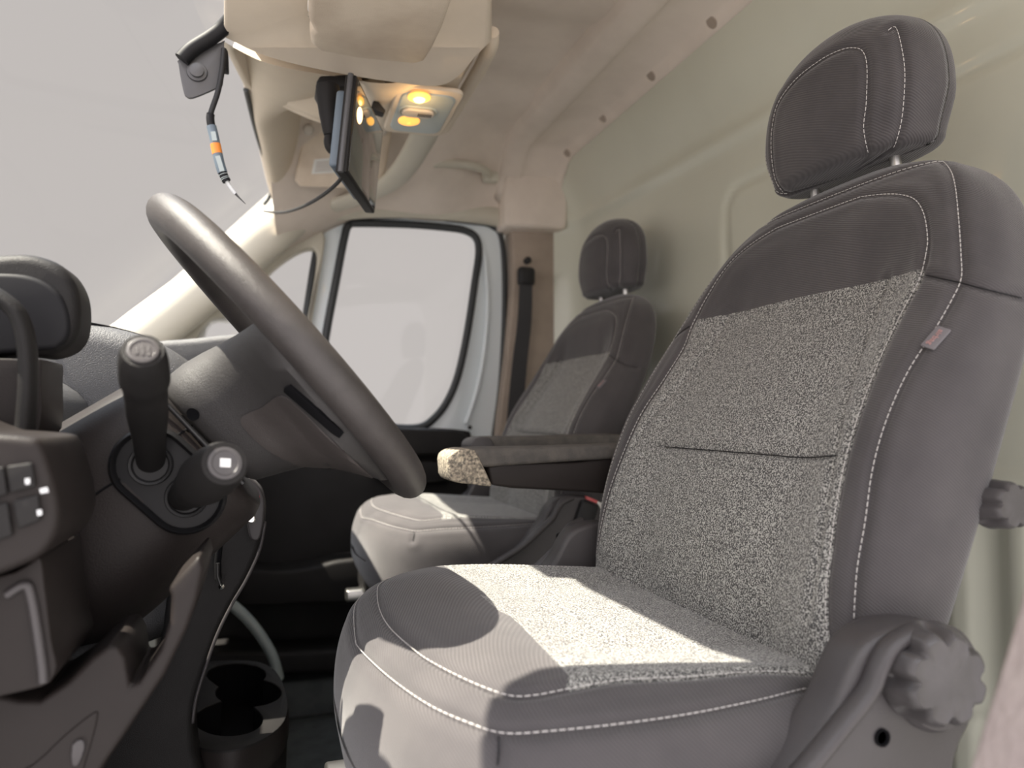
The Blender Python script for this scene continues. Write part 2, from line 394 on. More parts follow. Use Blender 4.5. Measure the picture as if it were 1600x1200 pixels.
# thick rounded pillar roll running up the windscreen edge
roll = [at(x, y, Y=Y_) for x, y, Y_ in ((138,592,YW-.05),(230,524,YW-.06),(316,454,YW-.07),(388,392,YW-.075),(438,352,YW-.08),(482,328,YW-.06),(560,322,YW-.04),(660,325,YW-.03),(760,335,YW-.02),(800,345,YW-.01))]
rp = smoothpts(roll, 6); nr = len(rp)
rad = [.058*(1-.45*sstep(i/nr, .35, .75)) for i in range(nr)]
V, Fc = tube_vf(rp, rad, 22, flat=.62, ref=(0,1,.0)); mk('trim_2', V, Fc, M['pillar'], kind='structure')
prism('window_1', [at(x, y, Y=YW+.01) for x, y in qwin_px], (0,.004,0), M['glass'], bev=0, kind='structure')
# B pillar trim with seat belt guide
prism('trim_3', [at(x,y,Y=2.0) for x, y in smoothpts([(806,335),(868,335),(870,420),(868,560),(864,720),(858,860),(770,860),(776,700),(792,560),(802,440)], 3, closed=True)], (0,.08,0), M['bpillar'], bev=.006, kind='structure')
prism('trim_4', [at(x,y,Y=1.95) for x, y in ((790,225),(893,225),(886,358),(790,352))], (0,.12,0), M['headliner'], bev=.012, kind='structure')
# white sill strip behind the passenger seat
prism('trim_5', [at(x,y,Y=1.96) for x, y in ((738,745),(775,745),(778,860),(740,860))], (0,.06,0), M['paint'], bev=.006, kind='structure')
# near-side pillar trim covered in pinkish cloth, low at the right
pp = [(1620,860),(1600,905),(1580,975),(1548,1080),(1510,1200),(1480,1290),(1750,1290),(1750,860)]
prism('trim_6', [at(x,y,Y=.24) for x, y in smoothpts(pp[:6], 3)]+[at(x,y,Y=.24) for x, y in pp[6:]], (0,-.06,0), M['cloth'], bev=.006, kind='structure')
# driver's side pillar and roof rail, and the dark glass edging
tube('trim_8', smoothpts([(-.50,.07,.80),(-.28,.10,1.02),(-.10,.15,1.20),(-.03,.22,1.30),(-.02,.34,1.345)],5), .055, M['pillar'], kind='structure', n=18)
tube('trim_9', smoothpts([(-.02,.14,1.30),(.2,.06,1.36),(.5,.04,1.42),(.84,.04,1.45)],5), .05, M['pillar'], kind='structure', n=18)
ge = smoothpts([at(x,y,Y=Y_) for x,y,Y_ in ((384,140,1.36),(400,205,1.55),(416,258,1.75),(425,290,1.90),(421,308,1.93),(412,320,1.935))],6)
tube('trim_10', ge, .0045, M['seal'], kind='structure', n=8)
zp = lambda x: 1.06+(x+.16)*.9
prism('shade_panel', [Vector((x, y, zp(x))) for x, y in ((-.17,.08),(-.17,.40),(-.164,.44),(-.150,.475),(-.128,.505),(-.099,.520),(-.05,.526),(.044,.527),(.06,.08))], (-.012,0,.014), M['beige'], bev=.003, kind='structure')  # unseen panel, added and shaped to shade the near side of the driver's cushion
# windscreen: curved sheet of glass from header to dash
rs = []
for k in range(9):
    t = k/8; row = []
    for j in range(25):
        y = .08+(2.0-.08)*j/24; bow = .07*(1-((y-1.04)/.96)**2)
        row.append((-.0-.52*t-bow*(.6+.4*t), y, 1.345-.50*t))
    rs.append(row)
V, Fc = rings(rs, False, False, closed=False); o = mk('window_2', V, Fc, M['glass'], kind='structure')
so = o.modifiers.new('thickness', 'SOLIDIFY'); so.thickness = .004

# ------------------------------------------------------------------ overhead header shelf, visors
hd = thing('overhead_console', 'beige moulded overhead console with open pocket above the windscreen', 'console', (.1, 1.2, 1.30))
# header moulding across the cab
rs = []
for y in np.linspace(.05, 1.96, 70):
    bow = .07*(1-((y-1.04)/.96)**2)*.8; kf = 1-.68*sstep(y,1.32,1.5)
    xf = -.005-bow; z = 1.345-.03*sstep(y,1.6,1.96)
    prof = [(xf-.01,z+.04),(xf-.005,z+.0),(xf+.02,z-.022),(xf+.06,z-.03),(xf+.12,z-.02),(xf+.20,z+.01),(xf+.27,z+.06),(xf+.30,z+.12),(xf+.2,z+.15)]
    rs.append([(xf+(a-xf)*kf, y, b) for a, b in smoothpts(prof, 3)])
V, Fc = rings(rs); mk('header_moulding', V, Fc, M['beige'], hd)
# centre body with pocket: far end at Y=1.40, underside facing the seats
def uc(px, py, Y): return at(px, py, Y=Y)
zc = 1.30
far = [uc(386,142,1.38), uc(430,160,1.39), uc(500,190,1.40), uc(560,203,1.40), uc(620,204,1.40), uc(690,210,1.40)]
near_b = [uc(345,62,1.10), uc(400,92,1.10), uc(455,108,1.10), uc(530,120,1.10), uc(610,130,1.10), uc(725,112,1.10)]
far2 = smoothpts(far, 6); near2 = smoothpts(near_b, 6)
rs = []
for k in range(13):
    t = k/12; tt = t
    row = []
    for a, b in zip(near2, far2):
        p = a*(1-tt)+b*tt
        row.append(p)
    rs.append(row)
# recess the pocket: push the underside up between the lips over the front two thirds
for k in range(13):
    for j in range(len(rs[0])):
        t = k/12; u = j/(len(rs[0])-1)
        dpt = .055*sstep(t, .05, .12)*(1-sstep(t, .80, .95))*sstep(u, .06, .10)*(1-sstep(u, .62, .72))
        rs[k][j] = rs[k][j] + np.array([0, 0, dpt])
end = [[p+np.array([0,.0,0])*0+np.array([0,.02*q,.045*q]) for p in far2] for q in (1,2,3)]
V, Fc = rings(rs+end, False, False, closed=False); mk('pocket_tray', V, Fc, M['beige'], hd)
# rounded rails: rear edge and near lip
e1 = [uc(768,60,1.06), uc(766,82,1.09), uc(752,112,1.16), uc(728,152,1.26), uc(706,188,1.35), uc(690,208,1.40), uc(655,208,1.405), uc(600,202,1.40)]
tube('rear_rail', smoothpts([p+np.array([0,0,.010]) for p in e1], 5), .012, M['beige'], hd, n=14)
e2 = [uc(350,60,1.06)+np.array([0,0,.0]), uc(400,82,1.06), uc(455,98,1.06), uc(530,112,1.06), uc(610,124,1.06), uc(680,132,1.06), uc(720,110,1.05), uc(752,70,1.03)]
e3 = [uc(386,140,1.38), uc(430,158,1.39), uc(500,188,1.40), uc(560,200,1.40)]
tube('far_lip', smoothpts([p+np.array([0,0,.006]) for p in e3], 5), .010, M['beige'], hd, n=12)
# solid filling between near lip, rear rail and the ceiling
fill = [uc(700,-60,1.02), uc(766,-40,1.02), uc(770,60,1.05), uc(760,92,1.10), uc(690,208,1.40), uc(610,200,1.40)]
prism('console_side', [uc(720,112,1.07)+np.array([0,0,.02]), uc(768,66,1.07)+np.array([0,0,.02]), uc(688,206,1.40)+np.array([0,0,.02]), uc(600,200,1.40)+np.array([0,0,.02]), uc(610,132,1.12)+np.array([0,0,.02])], (0,0,.10), M['beige'], hd, bev=.01)
# flat underside toward the driver between the visor and the lip
prism('driver_side_panel', [uc(350,-80,.86)]+smoothpts([uc(350,60,1.06), uc(400,84,1.06), uc(455,101,1.06), uc(530,117,1.06), uc(610,130,1.06), uc(680,137,1.06), uc(716,122,1.06), uc(742,92,1.06), uc(768,66,1.06)], 4)+[uc(766,-80,.86)], (0,0,.07), M['beige'], hd, bev=.016, seg=5)
# map lamp
ml = thing('map_lamp', 'overhead map lamp panel with two glowing amber lenses and a ribbed rocker switch', 'lamp', tuple(at(660,170,Y=1.22)))
pc = [Vector(at(x,y,Y=Y_)) for x, y, Y_ in ((624,131,1.14),(706,141,1.14),(698,205,1.30),(607,196,1.30))]
cU = ((pc[1]-pc[0])+(pc[2]-pc[3])).normalized(); cC = sum(pc, Vector())/4
cV = ((pc[0]-pc[3])+(pc[1]-pc[2])); cV = (cV-cU*cV.dot(cU)).normalized(); cN = cU.cross(cV); cN = -cN if cN.z > 0 else cN
hu = ((pc[1]-pc[0]).length+(pc[2]-pc[3]).length)/4; hv = ((pc[0]-pc[3]).length+(pc[1]-pc[2]).length)/4
prism('bezel', rrect(cC, cU, cV, hu*1.12, hv*1.12, .016), cN*.008, M['beige'], ml, bev=.003)
prism('lamp_panel', rrect(cC+cN*.005, cU, cV, hu*.93, hv*.95, .020), cN*.006, M['lamp_body'], ml, bev=.003)
def lens(px_, py_, bright):
    d = Vector(ray(px_, py_)); t = (cC+cN*.011-Vector(CAM)).dot(cN)/d.dot(cN); p = Vector(CAM)+d*t
    l = lathe('lamp_lens', p, cN, [(0,0),(.0185,0),(.0185,.002),(.013,.0045),(.0,.0055)], M['amber'], ml, n=28, label='amber lens')
    lathe('bulb', p, cN, [(0,.005),(.010 if bright else .004,.0050),(.0085 if bright else .003,.0072),(0,.0082)], M['bulb' if bright else 'amber'], l, n=20)
    return p
L1 = lens(655,151,True); L2 = lens(639,188,False)
d = Vector(ray(653,174)); t = (cC+cN*.011-Vector(CAM)).dot(cN)/d.dot(cN); swp = Vector(CAM)+d*t
sw = prism('rocker_switch', rrect(swp, cU, cV, .0275, .0145, .0135), cN*.006, M['switch'], ml, bev=.002)
for i in range(8):
    c = swp+cU*(.0005+i*.003)+cN*.006; prism('switch_rib', rrect(c, cU, cV, .0008, .0055, .0006, 2), cN*.0012, M['steelgrey'], sw, bev=0)
rimp = rrect(swp, cU, cV, .031, .018, .016); V, Fc = tube_vf([p+cN*.001 for p in rimp+[rimp[0],rimp[1]]], .002, 8); mk('switch_surround', V, Fc, M['lamp_body'], ml)
pl = bpy.data.lights.new('lamp_glow', 'POINT'); pl.energy = .12; pl.color = (1,.6,.25); pl.shadow_soft_size = .015
plo = bpy.data.objects.new('lamp_glow', pl); COL.objects.link(plo); plo.parent = ml; plo.location = L1+cN*.03-Vector(ml.location)
# driver's visor, stowed
vs = thing('sun_visor', "driver's padded beige sun visor stowed overhead, with clip notch", 'sun visor', tuple(at(570,90,Y=.99)))
vp = [(484,-40,.72),(482,18,.90),(490,38,.93),(484,48,.94),(486,64,.97),(500,74,.99),(560,94,1.0),(620,110,1.0),(648,117,1.0),(664,112,.985),(674,90,.95),(690,40,.88),(702,0,.82),(712,-40,.78)]
V3 = [at(x,y,Y=Y_) for x,y,Y_ in vp]
cen = np.mean(V3, axis=0); A_ = np.array(V3)-cen; nv = np.linalg.svd(A_)[2][2]; nv = nv if nv[2] > 0 else -nv
V3 = [p-nv*np.dot(p-cen, nv) for p in V3]
prism('visor_pad', V3, nv*.022, M['beige2'], vs, bev=.007, seg=4)
cp_ = at(498,28,Y=.90)
tube('clip_pin', [cp_+np.array([-.012,.0,.004]), cp_+np.array([.012,.004,.004])], .0045, M['metal'], vs)
rbox('clip', cp_+np.array([-.006,-.02,.004]), (.016,.018,.012), M['switch'], vs, bev=.003)
# passenger's visor with a pale sticker
v2 = thing('sun_visor', "passenger's beige sun visor beyond the console with a pale sticker", 'sun visor', tuple(at(540,250,Y=1.72)))
V3 = [at(x,y,Y=1.72+(.0 if y<240 else .05)) for x,y in ((476,196),(486,186),(520,184),(606,190),(614,206),(600,280),(580,296),(470,292),(461,282))]
cen = np.mean(V3, axis=0); A_ = np.array(V3)-cen; nv = np.linalg.svd(A_)[2][2]; nv = nv if nv[1] > 0 else -nv
V3 = [p-nv*np.dot(p-cen, nv) for p in V3]
prism('visor_pad', V3, nv*.02, M['beige2'], v2, bev=.006)
st = [at(x,y,Y=1.715) for x,y in ((493,250),(530,247),(528,272),(489,274))]
stp = [p-nv*(np.dot(p-cen, nv)+.0012) for p in st]; prism('sticker', stp, nv*.0012, M['paint'], v2, bev=0, label='pale sticker')
c_ = (stp[0]+stp[2])/2; ux = (stp[1]-stp[0]); uy = (stp[3]-stp[0])
for a in (.2,.35,.5,.65,.8):
    q = [stp[0]+ux*s_+uy*(a+t_)-nv*.0014 for s_, t_ in ((.12,0),(.85,0),(.85,.05),(.12,.05))]
    mk('printed_line', q, [(0,1,2,3)], M['bpillar'], bpy.data.objects[v2.name].children[-1] if False else v2)
for x, y in ((482,203),(596,205)): lathe('visor_clip', at(x,y,Y=1.70), (0,-1,-.3), [(0,0),(.012,0),(.012,.014),(.007,.02),(0,.02)], M['switch'], v2, n=16)
# grab handle
gh = thing('grab_handle', 'beige grab handle above the passenger door', 'handle', tuple(at(708,268,Y=1.88)))
gp = [at(x,y,Y=Y_) for x,y,Y_ in ((642,272,1.93),(652,262,1.885),(680,256,1.86),(710,256,1.86),(738,259,1.86),(758,266,1.885),(766,277,1.93))]
tube('handle_bar', smoothpts(gp, 6), .011, M['pillar'], gh, n=14)
for p in (gp[0], gp[-1]): rbox('handle_mount', p, (.045,.03,.03), M['pillar'], gh, bev=.008)
# pale support arm rising beyond the map lamp
sa = thing('pillar_strut', 'pale curved trim strut between the console and the passenger door roof rail', 'trim', tuple(at(640,260,Y=1.7)))
spx = [(668,200,1.48),(655,225,1.56),(635,258,1.66),(610,285,1.76),(570,305,1.86),(520,322,1.95)]
tube('strut_body', smoothpts([at(x,y,Y=Y_) for x,y,Y_ in spx], 6), [.030]*31, M['pillar'], sa, n=16, flat=.45, ref=(0,.3,1))

# ------------------------------------------------------------------ rear view monitor and its mount
mo = thing('dash_monitor', 'black flat monitor hanging from the overhead console on a jointed arm', 'monitor', tuple(at(570,220,Y=1.1)))
NT, NB, FB, FT = [Vector(at(x,y,Y=Y_)) for x,y,Y_ in ((559,117,1.0),(543,270,1.0),(582,334,1.19),(600,204,1.19))]
mn = (NB-NT).cross(FT-NT).normalized(); mn = mn if mn.x > 0 else -mn
cm = (NT+NB+FB+FT)/4; uu = ((FT-NT)+(FB-NB)).normalized(); vv = (NT-NB)+(FT-FB); vv = (vv-uu*vv.dot(uu)).normalized()
hu2 = ((FT-NT).length+(FB-NB).length)/4; hv2 = ((NT-NB).length+(FT-FB).length)/4
fitq = [NT, NB, FB, FT]; fitq = [p-mn*(p-cm).dot(mn) for p in fitq]
prism('monitor_case', fitq, -mn*.016, M['plastic'], mo, bev=.003)
inq = [cm+(p-cm)*.93+mn*.0006 for p in fitq]; prism('screen', inq, -mn*.003, M['screen'], mo, bev=.0004)
bkq = [cm+(p-cm)*.80-mn*.016 for p in fitq]; prism('rear_housing', bkq, -mn*.016, M['bluegrey'], mo, bev=.005)
sd_ = (fitq[0]-fitq[1]); 
tube('edge_strip', [fitq[1]-mn*.008+uu*-.001, fitq[0]-mn*.008+uu*-.001], .004, M['steelgrey'], mo, n=8)
bs = [at(x,y,Y=1.10) for x,y in ((494,128),(500,118),(540,116),(552,120),(545,135),(510,140),(500,140))]
prism('mount_base', bs, (0,.06,.0), M['black'], mo, bev=.003)
arm_ = [at(x,y,Y=Y_) for x,y,Y_ in ((512,135,1.09),(513,150,1.09),(515,180,1.09),(517,205,1.09),(517,212,1.09))]
tube('mount_arm', arm_, [.017,.0175,.015,.012,.010], M['plastic'], mo, n=18)
bp = [at(x,y,Y=Y_) for x,y,Y_ in ((516,210,1.09),(514,222,1.09),(518,233,1.09),(530,238,1.09),(540,236,1.09))]
tube('ball_joint', smoothpts(bp,4), .0075, M['plastic'], mo, n=12)
lathe('clamp_nut', at(530,238,Y=1.085), (1,0,-.1), [(0,-.012),(.013,-.012),(.014,0),(.012,.010),(0,.010)], M['black'], mo, n=10)
cb = [(541,268,1.01),(525,288,1.06),(500,308,1.15),(470,324,1.3),(440,332,1.5),(412,330,1.8)]
tube('monitor_cable', smoothpts([at(x,y,Y=Y_) for x,y,Y_ in cb], 8), .0028, M['black'], mo, n=8)
# small black clip on the console underside
ck = thing('console_clip', 'small black clip on the console underside beside the map lamp', 'clip', tuple(at(592,164,Y=1.2)))
prism('clip_body', [at(x,y,Y=1.2) for x,y in ((583,157),(592,158),(603,172),(600,177),(590,174),(580,168))], (0,.02,0), M['black'], ck, bev=.002)

# ------------------------------------------------------------------ sensor bracket at the windscreen header
br = thing('windscreen_bracket', 'grey metal bracket with a bolt hanging at the windscreen header', 'bracket', tuple(at(315,100,Y=1.05)))
prism('bracket_plate', [at(x,y,Y=1.05) for x,y in smoothpts([(279,100),(283,92),(345,66),(350,70),(348,130),(336,138),(302,152),(291,150),(286,140)], 3, closed=True)], (0,.005,0), M['steelgrey'], br, bev=.0015)
bo = lathe('bolt', at(308,113,Y=1.05), (0,-1,0), [(0,0),(.0135,0),(.0125,.003),(.009,.0035),(.009,.008),(.006,.009),(0,.009)], M['steelgrey'], br, n=20)
tube('rubber_edge', smoothpts([at(x,y,Y=Y_) for x,y,Y_ in ((376,-20,1.0),(372,12,1.02),(352,40,1.04),(330,58,1.045),(300,77,1.045),(284,93,1.045))], 5), .010, M['rubber'], br, n=10)
slab_ = [at(x,y,Y=1.07) for x,y in ((344,70),(356,78),(357,108),(346,106))]
prism('rubber_tab', slab_, (0,.02,0), M['rubber'], br, bev=.002)
sc_ = thing('sensor_cable', 'taped black cable with an orange band dangling below the windscreen bracket', 'cable', tuple(at(340,200,Y=1.04)))
cp = smoothpts([at(x,y,Y=1.04) for x,y in ((350,76),(347,110),(340,145),(330,175),(329,190),(334,212),(338,232),(344,258),(350,275),(357,288),(368,303),(384,319))], 6)
def seg(a, b): return cp[int(a*(len(cp)-1)):int(b*(len(cp)-1))+1]
for nm, a, b, r_, mt in (('cable_lead',0,.31,.0036,'black'),('cable_sheath',.30,.40,.0052,'rubber'),('blue_sleeve',.40,.53,.0062,'bluegrey'),('orange_band',.53,.585,.0066,'orange'),('label_sleeve',.585,.70,.0064,'bluegrey'),('cable_sheath',.70,.79,.0056,'rubber'),('white_wire',.79,.92,.0026,'white'),('wire_tip',.92,1.0,.0016,'steelgrey')):
    s_ = seg(a, b)
    if len(s_) > 1: tube(nm, s_, ([r_]*len(s_) if nm != 'wire_tip' else list(np.linspace(r_, .0003, len(s_)))), M[mt], sc_, n=10)
for nm, a, w_ in (('wrap_mark',.47,.02),('wrap_mark',.64,.035)):
    k = int(a*(len(cp)-1)); p = cp[k]; q = cp[k+2]; d = (np.array(q)-np.array(p)); d /= np.linalg.norm(d); s_ = np.cross(d, (0,1,0))
    c0 = np.array(p)+np.array([0,-.0068,0]); prism(nm, [c0+s_*.003-d*w_*.3, c0-s_*.003-d*w_*.3, c0-s_*.003+d*w_*.3, c0+s_*.003+d*w_*.3], (0,.001,0), M['lamp_body'], sc_, bev=0)
for a in (.72,.745,.77): 
    k = int(a*(len(cp)-1)); V, Fc = tube_vf([cp[k], np.array(cp[k])+(np.array(cp[k+1])-np.array(cp[k]))*.35], .0060, 10); mk('wrap_ring', V, Fc, M['lamp_body'], sc_)

# ------------------------------------------------------------------ seats
YS = .68
SEAT_L = Vector((.30, YS, 0))
GROUP = 'cab seats in charcoal and mottled grey cloth'
seat = thing('cab_seat', "driver's seat in charcoal twill with a mottled grey insert, nearest the camera", 'seat', tuple(SEAT_L), GROUP)
ZT = 1.022
def superring(n, e):
    a = np.linspace(0, 2*PI, n, endpoint=False) + PI/n
    return np.sign(np.cos(a))*np.abs(np.cos(a))**(2/e), np.sign(np.sin(a))*np.abs(np.sin(a))**(2/e)
def build_backrest():
    N = 260; cx, sy = superring(N, 3.4); rs = []
    q = np.concatenate([np.linspace(0, .86, 130), .86+.14*np.sin(np.linspace(0, PI/2, 34)[1:])])
    for v in q:
        z = .475+(ZT-.475)*v
        u = max((z-.74)/(ZT-.74), 0)
        w = ipl(z, [.475,.53,.60,.68,.76,.84,.92,1.03], [.215,.236,.250,.258,.260,.256,.247,.238])*max(1-u**3.4, 0)**.42
        xf = ipl(z, [.475,.57,.63,.69,.75,.80,.85,.90,.95,1.0,1.06], [.388,.392,.402,.420,.446,.478,.512,.540,.562,.582,.60])
        xr = ipl(z, [.475,.58,.66,.72,.80,.90,1.0,1.06], [.498,.522,.548,.570,.600,.642,.682,.70])
        h = (xr-xf)/2; xm = (xr+xf)/2; h2 = h*max(1-u**7, 0)**.5
        e0 = sstep(v, 0, .03); h2 *= .75+.25*e0; w *= .95+.05*e0
        row = []
        for c, s in zip(cx, sy):
            y = s*w; x = xm+c*h2
            if c < 0:
                r_ = abs(s)
                x += .030*(1-sstep(r_, .42, .86))*(1-sstep(z, .86, .96))*min(1, -c*1.6)*e0
            row.append((x, YS+y, z))
        rs.append(row)
    return rings(rs)
def build_cushion():
    N = 240; cx, sy = superring(N, 3.9); rs = []
    us = np.concatenate([np.sin(np.linspace(PI/2, .18, 70)), np.linspace(.178, 0, 14)[1:], -np.linspace(.01, .42, 50)])
    for u in us:
        x = .35-.292*u if u >= 0 else .35-u*.30
        k = max(1-max(u,0)**5.0, 0)
        w = .262*k**.40 * (1-.10*sstep(x, .36, .48))
        zt = .579-.016*sstep(x, .20, .45); zb = .395
        hm = (zt+zb)/2; h = (zt-zb)/2*max(1-max(u,0)**9, 0)**.5
        row = []
        for c, s in zip(sy, cx):       # s across, c up
            y = s*w; z = hm+c*h
            if c > 0:
                r_ = abs(s); z -= .018*(1-sstep(r_, .40, .84))*sstep(x, .16, .26)*min(1, c*1.5)
                z -= .010*sstep(r_,.5,1.0)*(1-sstep(x,.10,.2))
            row.append((x, YS+y, z))
        rs.append(row)
    return rings(rs)
def build_headrest():
    N = 150; cx, sy = superring(N, 3.0); rs = []
    zb, zt = 1.030, 1.198
    for v in np.concatenate([np.sin(np.linspace(0, PI/2, 14))*.06, np.linspace(.07, .85, 60), .85+.15*np.sin(np.linspace(0, PI/2, 26)[1:])]):
        z = zb+(zt-zb)*v
        w = .128*max(1-max((v-.30)/.70, 0)**2.5, 0)**.5*(.88+.12*sstep(v, 0, .35))
        h = .050*max(1-max((v-.35)/.65, 0)**4.5, 0)**.5*(.92+.08*sstep(v,0,.3))
        if v < .06: k = math.sqrt(max(1-((.06-v)/.06)**2, 0)); w = w-.014*(1-k); h = h-.014*(1-k)
        xm = .632-.012*v+.018*v*v
        row = []
        for c, s in zip(cx, sy):
            y = s*w; x = xm+c*h
            if c < 0: x += .010*(s*s)         # front face gently curved back at the sides
            row.append((x, YS+y, z))
        rs.append(row)
    return rings(rs)
bk_vf, cu_vf, hr_vf = build_backrest(), build_cushion(), build_headrest()
def bvh(vf): return BVHTree.FromPolygons([Vector(v) for v in vf[0]], vf[1])
BV = {'b': bvh(bk_vf), 'c': bvh(cu_vf), 'h': bvh(hr_vf)}
def trace(key, pts, step=1.2, n=10):
    sm = smoothpts(pts, n); dense = []
    for a, b in zip(sm, sm[1:]):
        L = np.linalg.norm(b-a); k = max(1, int(L/step))
        dense += [a+(b-a)*i/k for i in range(k)]
    dense.append(sm[-1]); out = []
    for p in dense:
        h = BV[key].ray_cast(Vector(CAM), Vector(ray(p[0], p[1])))
        if h[0] is not None: out.append(h[0].copy())
    # drop jumps
    runs = [[]]
    for p in out:
        if runs[-1] and (p-runs[-1][-1]).length > .02: runs.append([])
        runs[-1].append(p)
    return max(runs, key=len)
def mirror(P): return [Vector((p.x, 2*YS-p.y, p.z)) for p in P]
def resnap(key, P):
    out = []
    for p in P:
        h = BV[key].find_nearest(p); out.append(h[0])
    return out
SEAM = {
 'b_in': [(1447,400),(1437,437),(1406,496),(1368,579),(1331,683),(1310,775),(1298,860),(1291,928),(1294,1000),(1306,1040)],
 'b_arch': [(1345,308),(1380,304),(1410,305),(1432,314),(1445,338),(1450,375),(1447,400)],
 'b_out': [(1436,244),(1462,247),(1482,262),(1492,288),(1498,340),(1502,400),(1502,436),(1488,468),(1460,517),(1418,583),(1385,658),(1364,733),(1352,817),(1339,896),(1334,992),(1336,1024)],
 'b_side': [(1447,430),(1475,436),(1502,442),(1540,452),(1598,466)],
 'b_mid': [(1388,436),(1365,500),(1330,600),(1308,690),(1290,790),(1275,880),(1262,960)],
 'b_lum': [(1205,706),(1250,709),(1306,712)],
 'c_in': [(622,890),(600,906),(590,930),(594,955),(610,982),(640,1010),(673,1034),(736,1066),(794,1087),(836,1087),(894,1076),(972,1063),(1077,1058),(1182,1050),(1266,1053)],
 'c_out': [(552,925),(545,945),(545,971),(558,1008),(605,1055),(668,1100),(731,1129),(789,1146),(867,1142),(972,1131),(1077,1116),(1182,1095),(1261,1076),(1303,1076)],
 'c_corner': [(779,1150),(779,1175),(777,1199)],
 'c_lap': [(745,925),(768,937),(815,979),(850,1015),(888,1055)],
 'h_in': [(1224,300),(1212,280),(1206,240),(1207,200),(1217,160),(1246,122),(1284,93),(1312,79),(1332,75),(1348,80),(1355,104),(1354,160),(1350,200),(1357,240)],
 'h_out': [(1388,48),(1400,44),(1410,80),(1414,120),(1410,180),(1402,216),(1395,232)],
}
T = {k: trace(k[0], v) for k, v in SEAM.items()}
for k in ('c_in', 'c_out'): T[k] = [p for p in T[k] if p.y <= YS]
cenY = lambda P, y: P
# full symmetric seams
def join_mirror(P, key):
    return P, resnap(key, mirror(P))
seams = {'b': [], 'c': [], 'h': []}
soft = {'b': [], 'c': [], 'h': []}
for k in ('b_in', 'b_out'): a, b_ = join_mirror(T[k], 'b'); seams['b'] += [a, b_]
# arch of the shoulder panel: near bend, then straight across at the height where it starts
a = T['b_arch']
if a:
    m_ = mirror(a); brg = [a[0]+(m_[0]-a[0])*i/60 for i in range(61)]; seams['b'].append(resnap('b', list(reversed(a))[:-1]+brg+m_[1:]))
o_ = T['b_out']; m_ = mirror(o_); brg = [o_[0]+(m_[0]-o_[0])*i/80 for i in range(81)]
h_ = [];
for p in brg:
    q = BV['b'].ray_cast(Vector((.3, p.y, p.z)), Vector((1,0,0)))[0]
    if q: h_.append(q)
seams['b'].append(h_)
for k in ('b_side', 'b_mid'): a, b_ = join_mirror(T[k], 'b'); soft['b'] += [a, b_]
a = T['b_lum']
if a:
    m_ = mirror(a); brg = [a[-1]+(m_[-1]-a[-1])*i/90 for i in range(91)]; soft['b'].append(resnap('b', brg))
for k in ('c_in', 'c_out'): a, b_ = join_mirror(T[k], 'c'); seams['c'] += [a, b_]
def bridge(key, a, b, n=60, down=True):
    out = []
    for i in range(n+1):
        p = a+(b-a)*i/n; q = BV[key].find_nearest(p)[0]; out.append(q)
    return out
a, b_ = join_mirror(T['c_corner'], 'c'); soft['c'] += [a, b_]
# front edge of the mottled insert runs across the cushion
lap = T['c_lap']; XL = lap[len(lap)//2].x if lap else .2
for k in ('h_in', 'h_out'):
    P = T[k]; seams['h'].append(P)
seams['h'].append(resnap('h', mirror(T['h_out'])))
# ----- insert masks (2-D signed distance in plan / elevation)
def sdist(P, Q):
    """P (n,2) points, Q polygon (m,2): signed distance, inside positive"""
    P = np.asarray(P); Q = np.asarray(Q); d = np.full(len(P), 9.0); ins = np.zeros(len(P), bool)
    for i in range(len(Q)):
        a = Q[i]; b = Q[(i+1) % len(Q)]; e = b-a; w = P-a; t = np.clip((w@e)/max(e@e, 1e-12), 0, 1)
        d = np.minimum(d, np.hypot(*(w-t[:, None]*e).T))
        c = ((a[1] > P[:, 1]) != (b[1] > P[:, 1])) & (P[:, 0] < (b[0]-a[0])*(P[:, 1]-a[1])/(b[1]-a[1]+1e-12)+a[0]); ins ^= c
    return np.where(ins, d, -d)
def upholster(name, vf, key, poly, axes, facing, parent, zcut=None):
    V, Fc = vf; V = np.array([tuple(v) for v in V]); kd = None
    # press the seams in
    allp = [p for s_ in seams[key]+soft[key] for p in s_]
    o = mk(name, V, Fc, M['fabric'], parent, True, None)
    me = o.data; nv = len(me.vertices); co = np.zeros(nv*3); me.vertices.foreach_get('co', co); co = co.reshape(-1, 3)
    no = np.zeros(nv*3); me.vertices.foreach_get('normal', no); no = no.reshape(-1, 3)
    kd = KDTree(len(allp))
    for i, p in enumerate(allp): kd.insert(p-SEAT_L, i)
    kd.balance()
    d = np.array([kd.find(Vector(c))[2] for c in co])
    co2 = co - no*(.0030*np.exp(-(d/.0034)**2))[:, None] + no*(.0012*np.exp(-((d-.010)/.007)**2))[:, None]
    me.vertices.foreach_set('co', co2.reshape(-1)); me.update()
    at_ = me.attributes.new('insert', 'FLOAT', 'POINT')
    if poly is not None:
        sd = sdist((co+np.array(SEAT_L))[:, axes], poly); sd = np.where(no@np.array(facing) > .12, sd, -.05)
        val = .5+np.clip(sd*20, -.5, .5)
    else: val = np.zeros(nv)
    at_.data.foreach_set('value', val.astype(np.float32))
    return o
